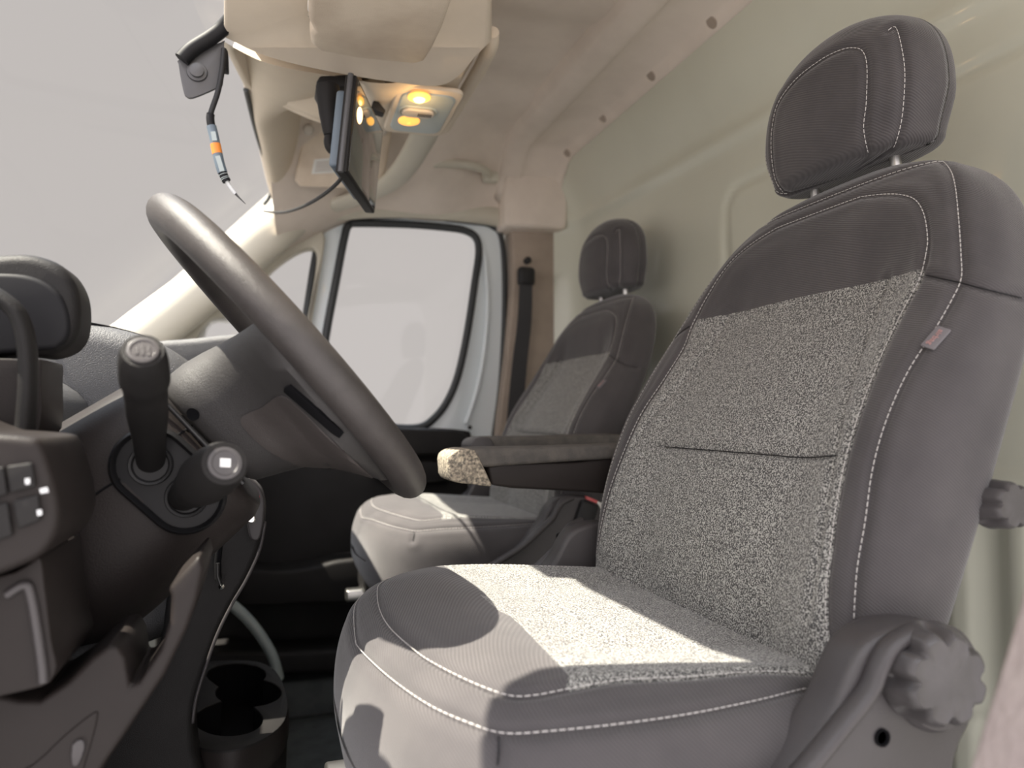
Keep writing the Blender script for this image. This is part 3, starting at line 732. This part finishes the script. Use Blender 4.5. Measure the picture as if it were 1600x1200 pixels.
def stitches(parent, polys, key, off=.0006, dash=.0040, gap=.0016, r=.00042):
    for P in polys:
        parts = []
        if len(P) < 3: continue
        acc = [0.0]
        for a, b in zip(P, P[1:]): acc.append(acc[-1]+(b-a).length)
        acc = np.array(acc); C3 = np.array([tuple(p) for p in P]); L = acc[-1]; s = 0
        while s+dash < L:
            pts = []
            for q in (s, s+dash/2, s+dash):
                c = np.array([np.interp(q, acc, C3[:, i]) for i in range(3)])
                h = BV[key].find_nearest(Vector(c)); nn = h[1]
                ctr = Vector((.60, YS, .80)) if key == 'b' else (Vector((.3, YS, .48)) if key == 'c' else Vector((.635, YS, 1.12)))
                if nn.dot(h[0]-ctr) < 0: nn = -nn
                pts.append(h[0]+nn*off)
            parts.append(tube_vf(pts, r, 5)); s += dash+gap
        if not parts: continue
        V, Fc = multi(parts); mk('stitching', V, Fc, M['stitch'], parent, True, None, label='pale contrast stitching')
# insert outline on backrest (y,z): near seam down, mirrored
bi = T['b_in']
pin = [p for p in bi if p.z < bi[0].z-.012] or bi
near = [(p.y, p.z) for p in pin]; topz = near[0][1]
poly_b = [(y, z) for y, z in near]+[(near[-1][0], .40), (2*YS-near[-1][0], .40)]+[(2*YS-y, z) for y, z in reversed(near)]
poly_b += [(YS+.12, topz+.002), (YS, topz+.004), (YS-.12, topz+.002)]
ci = T['c_in']; nearc = [(p.x, p.y) for p in ci if p.x > XL-.012]
poly_c = nearc+[(.56, nearc[-1][1]), (.56, 2*YS-nearc[-1][1])]+[(x, 2*YS-y) for x, y in reversed(nearc)]
lapc = [(p.x, p.y) for p in lap]; 
poly_c += [(x, 2*YS-y) for x, y in reversed(lapc)]+[(x, y) for x, y in lapc]
bo_ = upholster('backrest', bk_vf, 'b', poly_b, [1,2], (-1,0,.0), seat)
cu_ = upholster('seat_cushion', cu_vf, 'c', poly_c, [0,1], (0,0,1), seat)
hr_ = upholster('headrest', hr_vf, 'h', None, [1,2], (-1,0,0), seat)
stitches(bo_, seams['b'], 'b'); stitches(cu_, seams['c'], 'c'); stitches(hr_, seams['h'], 'h')
def crease_line(name, polys, key, parent):  # thin dark tubes draw the shade lying in sewn seams and creases
    parts = []
    for P in polys:
        if len(P) < 3: continue
        Q = [BV[key].find_nearest(p)[0] for p in P[::4]]
        parts.append(tube_vf(Q, .0006, 6))
    for v_, f_ in parts: mk(name, v_, f_, M['rubber'], parent, True, None, label='dark line shading a sewn crease')
crease_line('crease', soft['b'][:2]+[[p for p in soft['b'][4] if p.y < YS+.125]], 'b', bo_); crease_line('crease', soft['c'], 'c', cu_)
for s in (-1, 1): tube('headrest_post', [(.640, YS+s*.062, .98), (.636, YS+s*.062, 1.04)], .006, M['metal'], hr_, n=14, label='metal headrest post')
# woven tag with a line of small letters
h = BV['b'].ray_cast(Vector(CAM), Vector(ray(1464, 531)))
tp, tn = h[0], h[1]; tn = -tn if tn.dot(Vector(ray(1464,531))) > 0 else tn
tu = Vector(ray(1482,512))*1-Vector(ray(1452,545)); tu = (tu-tn*tu.dot(tn)).normalized(); tv = tn.cross(tu)
tg = prism('side_tag', rrect(tp+tn*.002, tu, tv, .0105, .0062, .0012, 2), tn*.0014, M['tagc'], bo_, bev=.0004, label='small woven tag reading airbag')
def textmesh(name, body, size, origin, ux, uy, nn, mat, parent, depth=.0003):
    cu = bpy.data.curves.new('txt', 'FONT'); cu.body = body; cu.size = size; cu.extrude = depth; cu.align_x = 'CENTER'; cu.align_y = 'CENTER'
    to = bpy.data.objects.new('txt', cu); COL.objects.link(to); dg = bpy.context.evaluated_depsgraph_get(); me = bpy.data.meshes.new_from_object(to.evaluated_get(dg))
    V = [Vector(origin)+Vector(ux)*v.co.x+Vector(uy)*v.co.y+Vector(nn)*v.co.z for v in me.vertices]; Fc = [list(p.vertices) for p in me.polygons]
    bpy.data.objects.remove(to); return mk(name, V, Fc, mat, parent, False)
textmesh('tag_lettering', 'airbag', .0065, tp+tn*.0037, -tu, -tv, tn, M['tagtext'], bo_)
# plastic shields: near and far
def shield(side, knob):
    Y0 = .405 if side < 0 else 2*YS-.405; D = .035 if side < 0 else -.035
    pts = [(1150,1290),(1230,1212),(1300,1120),(1330,1052),(1352,1012),(1385,988),(1430,976),(1480,980),(1512,1003),(1528,1050),(1525,1120),(1500,1180),(1480,1290)]
    P_ = [at(x, y, Y=.405) for x, y in smoothpts(pts, 4)]
    if side > 0: P_ = [np.array([p[0], 2*YS-p[1], p[2]]) for p in P_]
    base = [np.array([p[0], p[1], p[2]]) for p in P_]
    lo = [np.array([.47, Y0, .30]), np.array([.10, Y0, .30]), np.array([.10, Y0, .42])]
    o = prism('side_shield', base+lo, (0, D, 0), M['shield'], seat, bev=.007, seg=3)
    # raised rim along the leading edge
    rimp = smoothpts([at(x, y, Y=.400) for x, y in ((1110,1330),(1175,1275),(1245,1215),(1312,1135),(1355,1080),(1372,1040),(1392,1008),(1425,988))], 5)
    if side > 0: rimp = [np.array([p[0], 2*YS-p[1], p[2]]) for p in rimp]
    V, Fc = tube_vf(rimp, .0085, 12, flat=.7); mk('shield_rim', V, Fc, M['shield'], o)
    c = at(1379,1153,Y=.404) if side < 0 else at(1379,1153,Y=.404)*np.array([1,0,1])+np.array([0, 2*YS-.404, 0])
    lathe('screw_hole', c, (0, side, 0), [(0,-.001),(.0042,-.001),(.0048,.0006),(.006,.0008),(.006,-.001)], M['void'], o, n=18)
    return o
def knob(name, c, R, H, axis, nf, parent):
    def sc2(f, h):
        k = .5+.5*math.cos(2*PI*f*nf); k = k**3
        return 1-.19*k*(1 if h > H*.25 else 0)
    prof = [(0,0),(R*1.0,0),(R*1.04,H*.12),(R*1.03,H*.3),(R*1.0,H*.45),(R*.97,H*.8),(R*.92,H*.93),(R*.84,H*1.0),(R*.80,H*.985),(R*.5,H*1.0),(0,H*1.02)]
    return lathe(name, c, axis, prof, M['knob'], parent, n=128, sharp=40, scal=sc2)
sh = shield(-1, True); shield(1, False)
lathe('knob_collar', at(1448,1052,Y=.412), (0,-1,0), [(0,0),(.037,0),(.037,.010),(.034,.014),(0,.014)], M['shield'], seat, n=48)
knob('recline_knob', at(1436,1046,Y=.404), .0325, .028, (-.10,-1,.05), 8, seat)
kb = knob('lumbar_knob', at(1545,787,Y=.432), .0185, .024, (-.05,-1,.05), 7, seat)
# pedestal and slide rails
rbox('seat_pedestal', (.30, YS, .17), (.36, .40, .34), M['plastic'], seat, bev=.02)
rbox('cushion_pan', (.29, YS, .385), (.40, .44, .05), M['plastic'], seat, bev=.015)
for s in (-1, 1): rbox('slide_rail', (.28, YS+s*.17, .352), (.44, .03, .025), M['metal'], seat, bev=.004)
# inner hinge with belt buckle at the far side
rbox('hinge_bracket', (.475, YS+.245, .545), (.03, .008, .09), M['metal'], seat, bev=.002, rot=Matrix.Rotation(math.radians(25), 3, 'Y'))
bk = rbox('belt_buckle', (.44, YS+.275, .56), (.035, .024, .07), M['black'], seat, bev=.005, rot=Matrix.Rotation(math.radians(22), 3, 'Y'))
rbox('buckle_button', (.456, YS+.275, .597), (.022, .016, .006), M['pinkbuckle'], bk, bev=.001, rot=Matrix.Rotation(math.radians(22), 3, 'Y'), label='red release button')
# armrest, hinged on the inner side
def armrest():
    a = bpy.data.objects.new('armrest', None); COL.objects.link(a); a.parent = seat; ORG[a.name] = SEAT_L
    Y0 = YS+.262
    body = [at(x, y, Y=Y0) for x, y in ((762,728),(790,724),(900,722),(985,712),(1040,716),(1055,760),(1000,776),(900,768),(800,763),(768,758))]
    prism('arm_core', body, (0,.045,0), M['plastic_brown'], a, bev=.004)
    pad = [at(x, y, Y=Y0-.006) for x, y in smoothpts([(712,708),(735,701),(830,699),(930,696),(1000,694),(1040,700),(1040,716),(985,716),(880,722),(790,728),(765,730),(722,728)], 3, closed=True)]
    prism('arm_pad', pad, (0,.062,0), M['dusty_pad'], a, bev=.007, seg=4)
    tip = [at(x, y, Y=Y0-.009) for x, y in smoothpts([(706,708),(722,702),(742,704),(752,722),(768,756),(764,760),(740,757),(706,752),(701,735),(700,718)], 2, closed=True)]
    prism('worn_tip', tip, (0,.066,0), M['frayed'], a, bev=.006, seg=3, label='frayed pale tip')
    return a
arm = armrest()

def copy_tree(o, parent=None):
    c = o.copy(); COL.objects.link(c); c.parent = parent
    for ch in list(o.children): copy_tree(ch, c)
    return c
pseat = copy_tree(seat)
pseat['label'] = 'passenger seat in matching cloth beside the passenger door and bulkhead'
pseat.location = SEAT_L+Vector((.10, .84, 0))
for ch in pseat.children:
    b_ = ch.name.split('.')[0]
    if b_ == 'armrest':
        for g_ in ch.children:
            if g_.name.startswith('worn_tip'):
                g_.data = g_.data.copy(); g_.data.materials[0] = M['shield']; g_['label'] = 'smooth grey tip'; g_.name = 'arm_tip'
        ch.location = (0, -.575, .007)
    if b_ in ('recline_knob', 'lumbar_knob', 'knob_collar'): bpy.data.objects.remove(ch)
for ch in pseat.children:
    if ch.name.startswith('belt_buckle'): ch.location = (.0, -.55, 0)
    if ch.name.startswith('hinge_bracket'): ch.location = (.0, -.49, 0)

# passenger seat belt
sb = thing('seat_belt', 'black seat belt hanging from the passenger door pillar', 'seat belt', tuple(at(822,410,Y=1.98)))
lathe('belt_anchor', at(823,408,Y=1.99), (0,-1,0), [(0,0),(.010,0),(.010,.014),(.006,.018),(0,.018)], M['black'], sb, n=18)
rbox('belt_guide', at(822,432,Y=1.975), (.050,.03,.055), M['black'], sb, bev=.012)
bl = [at(x,y,Y=Y_) for x,y,Y_ in ((822,436,1.965),(820,500,1.97),(812,570,1.975),(806,640,1.975),(800,720,1.975),(795,820,1.97))]
bb = smoothpts(bl, 4); wd = np.linspace(.019, .026, len(bb)); rs = []
for p, w_ in zip(bb, wd): rs.append([(p[0]-w_, p[1], p[2]), (p[0]-w_, p[1]+.003, p[2]), (p[0]+w_, p[1]+.003, p[2]), (p[0]+w_, p[1], p[2])])
V, Fc = rings(rs); mk('belt_webbing', V, Fc, M['belt'], sb, True, 30)

# ------------------------------------------------------------------ steering wheel (in its own tilted frame)
AL = .838; WC = Vector((.017, .75, .809))
Ta = Vector((math.cos(AL), 0, -math.sin(AL))); Tn = Vector((math.sin(AL), 0, math.cos(AL))); Tb = Vector((0,1,0))
def wf(a, b, c): return WC+Ta*a+Tb*b+Tn*c
wh = thing('steering_wheel', 'dark grey steering wheel with worn rim, seen from its column side', 'steering wheel', tuple(WC))
RR = .166
rs = []
for i in range(120):
    f = 2*PI*i/120; ring = []
    for j in range(20):
        g_ = 2*PI*j/20; rr = .0195*math.cos(g_); cc = .0165*math.sin(g_)
        ring.append(wf((RR+rr)*math.cos(f), (RR+rr)*math.sin(f), cc))
    rs.append(ring)
V = [tuple(p) for r in rs for p in r]; Fc = [(i*20+j, i*20+(j+1)%20, ((i+1)%120)*20+(j+1)%20, ((i+1)%120)*20+j) for i in range(120) for j in range(20)]
mk('wheel_rim', V, Fc, M['rim'], wh)
# hub cover that swells from the column into the broad lower spokes
def hub_ring(c, t0, t1, yh, e, n=90):
    out = []; tm = (t0+t1)/2; th = (t1-t0)/2
    for i in range(n):
        a = 2*PI*(i+.5)/n; ca, sa = math.cos(a), math.sin(a)
        t = tm+th*math.copysign(abs(ca)**(2/e), ca); b = yh*math.copysign(abs(sa)**(2/e), sa)
        lim = math.sqrt(max((RR-.006)**2-t*t, 1e-6)); b = max(-lim, min(lim, b))
        out.append(wf(t, b, c))
    return out
st_ = [(-.106,-.046,.062,.066,3),(-.102,-.052,.068,.074,3),(-.092,-.055,.073,.080,3),(-.078,-.055,.080,.084,3),(-.060,-.052,.090,.092,3),(-.042,-.047,.108,.112,3.2),(-.030,-.043,.124,.138,3.6),(-.021,-.040,.140,.160,4),(-.013,-.038,.148,.170,4.5),(.000,-.036,.150,.172,5),(.008,-.034,.146,.168,5),(.014,-.036,.100,.10,3)]
loft('hub_cover', [hub_ring(*s_) for s_ in st_], M['wheelp'], wh, sharp=60)
# column-side details of the near spoke: sunken panel, black finger slot, screw hole (set on the cover's surface)
hv_, hf_ = rings([hub_ring(*s_) for s_ in st_]); BV['w'] = BVHTree.FromPolygons([Vector(v) for v in hv_], hf_)
def on_cover(px_, py_, off=0.0):
    h = BV['w'].ray_cast(Vector(CAM), Vector(ray(px_, py_)))
    if h[0] is None: return None
    n_ = h[1]; r_ = Vector(ray(px_, py_)); n_ = -n_ if n_.dot(r_) > 0 else n_
    return h[0]+n_*off, n_
def patch(name, px, mat, parent, off0, off1, n=4, closed=True, **k):
    """a plate following the cover's surface: grid of the outline shrunk toward its centre"""
    O = np.array(smoothpts(px, n, closed=True)); c = O.mean(axis=0); rs = []
    for s_, of in ((1.0, off0), (1.0, off1), (.9, off1+.0002), (.7, off1+.0002), (.45, off1+.0002), (.2, off1+.0002)):
        row = []
        for p in O:
            for sh_ in np.linspace(1, .1, 40):
                q = c+(p-c)*s_*sh_; r_ = on_cover(q[0], q[1], of)
                if r_ is not None: break
            row.append(r_[0])
        rs.append(row)
    V, Fc = rings(rs, False, True); return mk(name, V, Fc, mat, parent, True, 40, **k)
patch('spoke_panel', [(376,655),(410,636),(440,618),(470,640),(510,680),(548,715),(575,738),(592,755),(560,752),(500,738),(440,715),(400,688)], M['spokep'], wh, -.002, .0012)
patch('finger_slot', [(447,604),(455,600),(500,640),(536,674),(530,683),(522,678),(480,640),(446,610)], M['void'], wh, -.001, .0022, n=1)
r_ = on_cover(302, 647, .0004)
if r_: lathe('screw_hole', r_[0], r_[1], [(0,.0002),(.0042,.0001),(.0046,.0002),(.0056,.0006),(.0058,-.001)], M['void'], wh, n=20)
# ------------------------------------------------------------------ steering column with two stalks
co_ = thing('steering_column', 'charcoal steering column shroud with two stalks', 'steering column', (-.12, .75, .70))
def shroud_ring(c, t0, t1, y0, y1, e=3.0, n=72, slope=0):
    tm=(t0+t1)/2; th=(t1-t0)/2; ym=(y0+y1)/2; yh=(y1-y0)/2; out=[]
    for i in range(n):
        a = 2*PI*(i+.5)/n; ca, sa = math.cos(a), math.sin(a)
        out.append(wf(tm+th*math.copysign(abs(ca)**(2/e), ca), ym+yh*math.copysign(abs(sa)**(2/e), sa)-.75+slope*0, c))
    return out
cs = [(-.112,-.058,.082,.675,.825),(-.116,-.066,.088,.668,.832),(-.125,-.071,.092,.664,.836),(-.160,-.076,.093,.660,.840),(-.200,-.082,.094,.658,.842),(-.235,-.085,.095,.658,.842),(-.265,-.084,.094,.660,.840),(-.290,-.080,.086,.664,.836),(-.315,-.074,.070,.672,.828),(-.36,-.070,.06,.68,.82)]
loft('column_shroud', [shroud_ring(*s_) for s_ in cs], M['plastic_brown'], co_, sharp=60)
sv, sf = rings([shroud_ring(*s_) for s_ in cs]); BV['s'] = BVHTree.FromPolygons([Vector(v) for v in sv], sf)
def on_shroud(px_, py_, off=0):
    h = BV['s'].ray_cast(Vector(CAM), Vector(ray(px_, py_)))
    if h[0] is None: return None
    n_ = h[1]; r_ = Vector(ray(px_, py_)); n_ = -n_ if n_.dot(r_) > 0 else n_
    return h[0]+n_*off
sl_ = [on_shroud(x,y,-.0002) for x,y in smoothpts([(64,852),(110,806),(150,772),(188,748)],8)]; sl_ = [p for p in sl_ if p]
if len(sl_) > 2: tube('shroud_joint', sl_, .0011, M['void'], co_, n=6)
sl_ = [on_shroud(x,y,-.0002) for x,y in smoothpts([(262,690),(290,672),(304,662)],6)]; sl_ = [p for p in sl_ if p]
if len(sl_) > 2: tube('shroud_joint', sl_, .0011, M['void'], co_, n=6)
# gloss black collar strip between shroud and wheel
ps = [wf(t_, -.078, -.108) for t_ in np.linspace(-.05, .06, 12)]; tube('collar_edge', ps, .0022, M['gloss'], co_, n=8)
# stalk recess: stadium-shaped dish
E1 = Vector(at(236,726,Y=.660)); E2 = Vector(at(292,776,Y=.660)); ax_ = (E2-E1).normalized(); pr_ = ax_.cross(Vector((0,1,0))).normalized()
def stadium(r, y, n=16):
    out = []
    for base, a0 in ((E2, -PI/2), (E1, PI/2)):
        for j in range(n+1):
            a = a0+PI*j/n; p = base+ax_*(math.cos(a)*r)+pr_*(math.sin(a)*r); out.append(Vector((p.x, y, p.z)))
    return out
V, Fc = rings([stadium(.031,.664), stadium(.0305,.655), stadium(.0285,.6525), stadium(.0265,.655), stadium(.0255,.6595)], False, True)
dish = mk('stalk_recess', V, Fc, M['recess'], co_, True, 50)
for Ec, rr in ((E1, .0165), (E2, .0165)):
    V, Fc = [], []
    lathe('socket_ring', Vector((Ec.x, .6590, Ec.z)), (0,-1,0), [(0,.0005),(rr*.78,.0005),(rr*.86,.0035),(rr*.97,.0042),(rr*1.02,.002),(rr*1.02,-.001)], M['black'], dish, n=36)
def stalk(name, base, tip, prof, arm_flat, label, mark):
    base = Vector(base); tip = Vector(tip); A = (tip-base); L = A.length; A.normalize()
    u = A.cross(Vector((1,0,0))).normalized(); w = A.cross(u); rs = []; N = 28
    for s_, r_, fl in prof:
        rs.append([base+A*(L*s_)+w*math.cos(2*PI*j/N)*r_+u*math.sin(2*PI*j/N)*r_*fl for j in range(N)])
    o = loft(name, rs, M['plastic'], co_, sharp=35); o['label'] = label
    capo = lathe('end_cap', tip+A*.0002, A, [(0,-.001),(prof[-1][1]*.78,-.001),(prof[-1][1]*.76,.0012),(prof[-1][1]*.60,.0015),(prof[-1][1]*.55,.0008),(0,.0010)], M['knob'], o, n=32)
    if mark:
        c = tip+A*.0017; a_ = w; b_ = u
        prism('icon', [c+a_*x+b_*y for x, y in ((-.0035,-.003),(.0035,-.003),(.0035,.003),(-.0035,.003))], A*.0003, M['white'], o, bev=0)
    else:
        c = tip+A*.0014
        for k in range(3): prism('icon', [c+w*x+u*y for x, y in ((-.005+k*.0035,-.004),(-.003+k*.0035,-.004),(-.002+k*.0035,.003),(-.004+k*.0035,.003))], A*.0002, M['shield'], o, bev=0)
    return o
stalk('wiper_stalk', (E1.x-.001,.668,E1.z-.002), at(223,548,Y=.520), [(0,.0105,.8),(.10,.0110,.8),(.30,.0120,.72),(.52,.0142,.75),(.64,.0140,.9),(.70,.0142,1),(.76,.0142,1),(.79,.0158,1),(.82,.0160,1),(.92,.0152,1),(.97,.0142,1),(1.0,.0125,1)], .7, 'upright stalk with a round end button', False)
stalk('indicator_stalk', (E2.x-.004,.668,E2.z-.001), at(351,724,Y=.545), [(0,.0125,1),(.22,.0130,1),(.30,.0150,1),(.33,.0162,1),(.52,.0160,1),(.55,.0192,1),(.60,.0196,1),(.80,.0190,1),(.94,.0172,1),(1.0,.0150,1)], 1, 'short stalk with a white square mark on its end', True)

# ------------------------------------------------------------------ dashboard
da = thing('dashboard', 'dark grained dashboard with instrument hood, switch panel and knee bins', 'dashboard', (-.4, 1.1, .3))
def xprism(name, prof, y0, y1, mat, parent, bev=.02, seg=5, n=4, **k):
    return prism(name, [Vector((x, y0, z)) for x, z in smoothpts(prof, n, closed=True)], (0, y1-y0, 0), mat, parent, bev=bev, seg=seg, **k)
xprism('dash_pad', [(-.62,.60),(-.62,.835),(-.50,.868),(-.36,.882),(-.26,.880),(-.17,.860),(-.11,.82),(-.075,.75),(-.075,.62),(-.10,.50),(-.16,.44),(-.45,.42)], 1.10, 1.96, M['dashtop'], da, bev=.03, seg=6)
xprism('driver_dash', [(-.62,.50),(-.62,.79),(-.50,.82),(-.38,.826),(-.29,.805),(-.235,.77),(-.225,.70),(-.23,.60),(-.30,.50)], .46, 1.13, M['dashtop'], da, bev=.02)
tube('dash_joint', smoothpts([(-.30,1.10,.8795),(-.24,1.115,.875),(-.19,1.13,.866),(-.15,1.14,.85)],6), .002, M['void'], da, n=6)
# passenger-side shelf piece seen under the wheel rim
xprism('vent_pod', [(-.20,.86),(-.12,.876),(-.055,.885),(-.03,.880),(-.03,.84),(-.08,.80),(-.2,.80)], 1.28, 1.62, M['dashtop'], da, bev=.012)
# instrument hood
hood_px = [(-120,432),(-60,404),(0,396),(48,396),(92,412),(116,444),(123,480),(119,520),(100,545),(66,556),(30,553),(-40,556),(-120,560)]
ho = slab('instrument_hood', hood_px, .64, .05, M['plastic'], da, bev=.016, seg=5)
slab('hood_inner', [(-120,450),(-60,430),(10,426),(58,434),(92,458),(106,492),(106,522),(92,540),(60,547),(-120,550)], .636, .02, M['rubber'], da, bev=.004)
tube('bezel_arch', smoothpts([at(x,y,Y=.60) for x,y in ((-30,452),(0,466),(28,492),(42,540),(44,600),(38,680))], 6), .010, M['plastic'], da, n=14, flat=.6)
slab('bezel_side', [(-80,560),(-10,560),(28,562),(48,575),(62,560),(64,590),(50,690),(-80,700)], .62, .06, M['plastic_brown'], da, bev=.008)
# switch panel
slab('switch_panel', [(-160,668),(-40,676),(40,682),(62,692),(74,722),(86,762),(92,800),(86,836),(64,868),(30,886),(-40,912),(-160,950)], .50, .10, M['plastic_brown'], da, bev=.010)
for i, q in enumerate(([(-60,742),(8,728),(14,772),(-54,790)],[(12,728),(52,722),(58,760),(18,770)],[(-52,800),(14,784),(22,836),(-44,858)],[(22,782),(62,772),(66,812),(30,826)])):
    prism('switch_button', [at(x,y,Y=.4985) for x,y in q], (0,-.003,0), M['plastic'], da, bev=.0012)
for q in ([(39,748),(47,747),(47,756),(40,757)],[(62,764),(74,761),(76,769),(64,771)],[(58,797),(65,796),(66,804),(59,806)]):
    prism('switch_mark', [at(x,y,Y=.4950) for x,y in q], (0,-.0005,0), M['white'], da, bev=0)
# lower binnacle leg with an open bin beside it
slab('binnacle_leg', [(-160,930),(0,900),(40,884),(62,872),(70,920),(80,1000),(86,1052),(40,1080),(-160,1100)], .53, .10, M['plastic_brown'], da, bev=.008)
tube('bin_edge', smoothpts([at(x,y,Y=.528) for x,y in ((10,930),(38,914),(48,930),(58,985),(66,1040),(68,1066))],5), .003, M['shield'], da, n=8)
knee = [(-160,1080),(0,1087),(30,1095),(62,1096),(104,1067),(142,1029),(168,1011),(184,1010),(196,1029),(202,1075),(217,1067),(250,1017),(265,971),(267,933),(262,920),(290,890),(312,866),(318,890),(308,935),(292,983),(258,1054),(200,1142),(160,1200),(120,1290),(-160,1290)]
prism('knee_panel', [at(x,y,Y=.56) for x,y in knee], (0,.09,0), M['plastic_brown'], da, bev=.006, seg=3)
slab('fuse_cover', [(-40,1250),(50,1196),(100,1150),(146,1114),(152,1122),(140,1170),(120,1230),(90,1280)], .5585, .01, M['plastic_brown'], da, bev=.002, n=3)
slab('cover_latch', [(112,1165),(128,1156),(132,1170),(122,1196),(112,1196)], .5555, .005, M['shield'], da, bev=.001, n=2)
rbox('bin_floor', (-.20, .66, .560), (.18, .15, .006), M['dashtop'], da, bev=.001)
rbox('knee_backing', (-.30, .90, .38), (.20, .75, .46), M['void'], da, bev=.01)  # near-black block painting the dark interior behind the panels
# centre stack
stk_px = [(318,640),(380,742),(405,762),(414,785),(414,815),(405,860),(385,905),(362,945),(340,990),(322,1040),(306,1092),(301,1130),(304,1180),(320,1300),(60,1300),(160,1180),(220,1090),(250,1000),(270,860)]
slab('centre_stack', stk_px, .98, .06, M['plastic'], da, bev=.012, n=4)
V, Fc = tube_vf(smoothpts([at(x,y,Y=.976) for x,y in ((414,815),(405,860),(385,905),(362,945),(340,990),(322,1040),(306,1092),(301,1130))],5), .002, 6); mk('stack_edge', V, Fc, M['shield'], da)
slab('stack_cheek', [(385,748),(398,752),(411,772),(413,800),(406,840),(392,842),(384,812),(376,792)], .970, .03, M['shield'], da, bev=.005)
prism('red_stripe', [at(x,y,Y=.9675) for x,y in ((391,760),(394,759),(406,776),(405,780),(402,779))], (0,.002,0), M['red'], da, bev=0)
slab('chrome_pocket', [(372,806),(386,786),(392,792),(400,812),(392,818),(380,812)], .966, .006, M['chrome'], da, bev=.002, n=3)
lathe('lock_barrel', at(344,832,Y=.90), (.3,-.9,.2), [(0,0),(.010,0),(.010,.004),(.007,.005),(0,.005)], M['gloss'], da, n=20)
tube('handbrake_slot', [at(x,y,Y=.972) for x,y in ((343,850),(340,880),(341,905))], .004, M['void'], da, n=8)
tube('release_lever', [at(x,y,Y=.965) for x,y in ((340,880),(340,900),(345,915))], .0025, M['gloss'], da, n=8)
lathe('lever_tip', at(346,916,Y=.965), (0,-1,0), [(0,-.004),(.0035,-.002),(.0035,.002),(0,.004)], M['chrome'], da, n=14)

# ------------------------------------------------------------------ cup holder unit at the foot of the centre stack
cu = thing('cup_holder', 'black three-cup holder at the foot of the centre stack', 'cup holder', (-.04, 1.15, .2))
ZC = .335
outer_px = [(268,1046),(300,1036),(350,1032),(400,1033),(428,1046),(444,1072),(450,1105),(440,1132),(410,1155),(370,1170),(330,1172),(302,1160),(290,1120)]
top = [at(x,y,Z=ZC) for x,y in smoothpts(outer_px, 4, closed=True)]
hol = []
for (cx_, cy_, rx, ry) in ((369,1054,47,18),(388,1082,52,22),(357,1124,54,26)): hol.append((cx_, cy_, rx, ry))
# union outline of the three overlapping cups
import math as _m
def inside(x, y): return any(((x-a)/c)**2+((y-b)/d)**2 < 1 for a, b, c, d in hol)
ctrx, ctry = 372, 1088; out = []
for i in range(120):
    a = 2*PI*i/120; r_ = 160.0
    while r_ > 0 and not inside(ctrx+r_*math.cos(a), ctry+r_*math.sin(a)): r_ -= .5
    out.append((ctrx+r_*math.cos(a), ctry+r_*math.sin(a)))
hp = [at(x, y, Z=ZC) for x, y in out]
prism('holder_top', top, (0,0,-.006), M['plastic'], cu, bev=.0015, holes=[hp])
rs = [[p+np.array([0,0,-.002]) for p in hp], [p+np.array([0,0,-.07]) for p in hp]]
V, Fc = rings(rs, False, True); mk('cup_wells', V, Fc, M['void'], cu, True, 40)
c_ = np.mean(top, axis=0)
sk = []
for s_, dz in ((1.0,-.003),(1.02,-.02),(1.015,-.036),(.97,-.040),(.97,-.044)): sk.append([c_+(p-c_)*np.array([s_,s_,1])+np.array([0,0,dz]) for p in top])
V, Fc = rings(sk, False, False); mk('holder_skirt', V, Fc, M['plastic_brown'], cu, True, 40)
sk = []
for s_, dz in ((.97,-.044),(.99,-.052),(.97,-.12),(.92,-.20),(.90,-ZC+.0)): sk.append([c_+(p-c_)*np.array([s_,s_,1])+np.array([0,0,dz]) for p in top])
V, Fc = rings(sk, False, False); mk('holder_base', V, Fc, M['plastic'], cu, True, 40)
# dark passenger footwell: front wall and heater housing
slab_f = [(-.62,1.0,0),( -.62,2.0,0),(-.62,2.0,.7),(-.62,1.0,.7)]
prism('wall_left', [Vector(p) for p in slab_f], (-.04,0,0), M['plastic'], bev=0, kind='structure')
# grey arched wheel housing in the footwell
wa = thing('wheel_arch_cover', 'pale curved cover in the passenger footwell behind the cup holder', 'cover', (-.06, 1.75, 0))
tube('arch_body', smoothpts([at(x,y,Y=1.75) for x,y in ((345,930),(385,965),(412,1000),(428,1030),(436,1060))],5), .022, M['lamp_body'], wa, n=18, flat=.5, ref=(1,0,0))
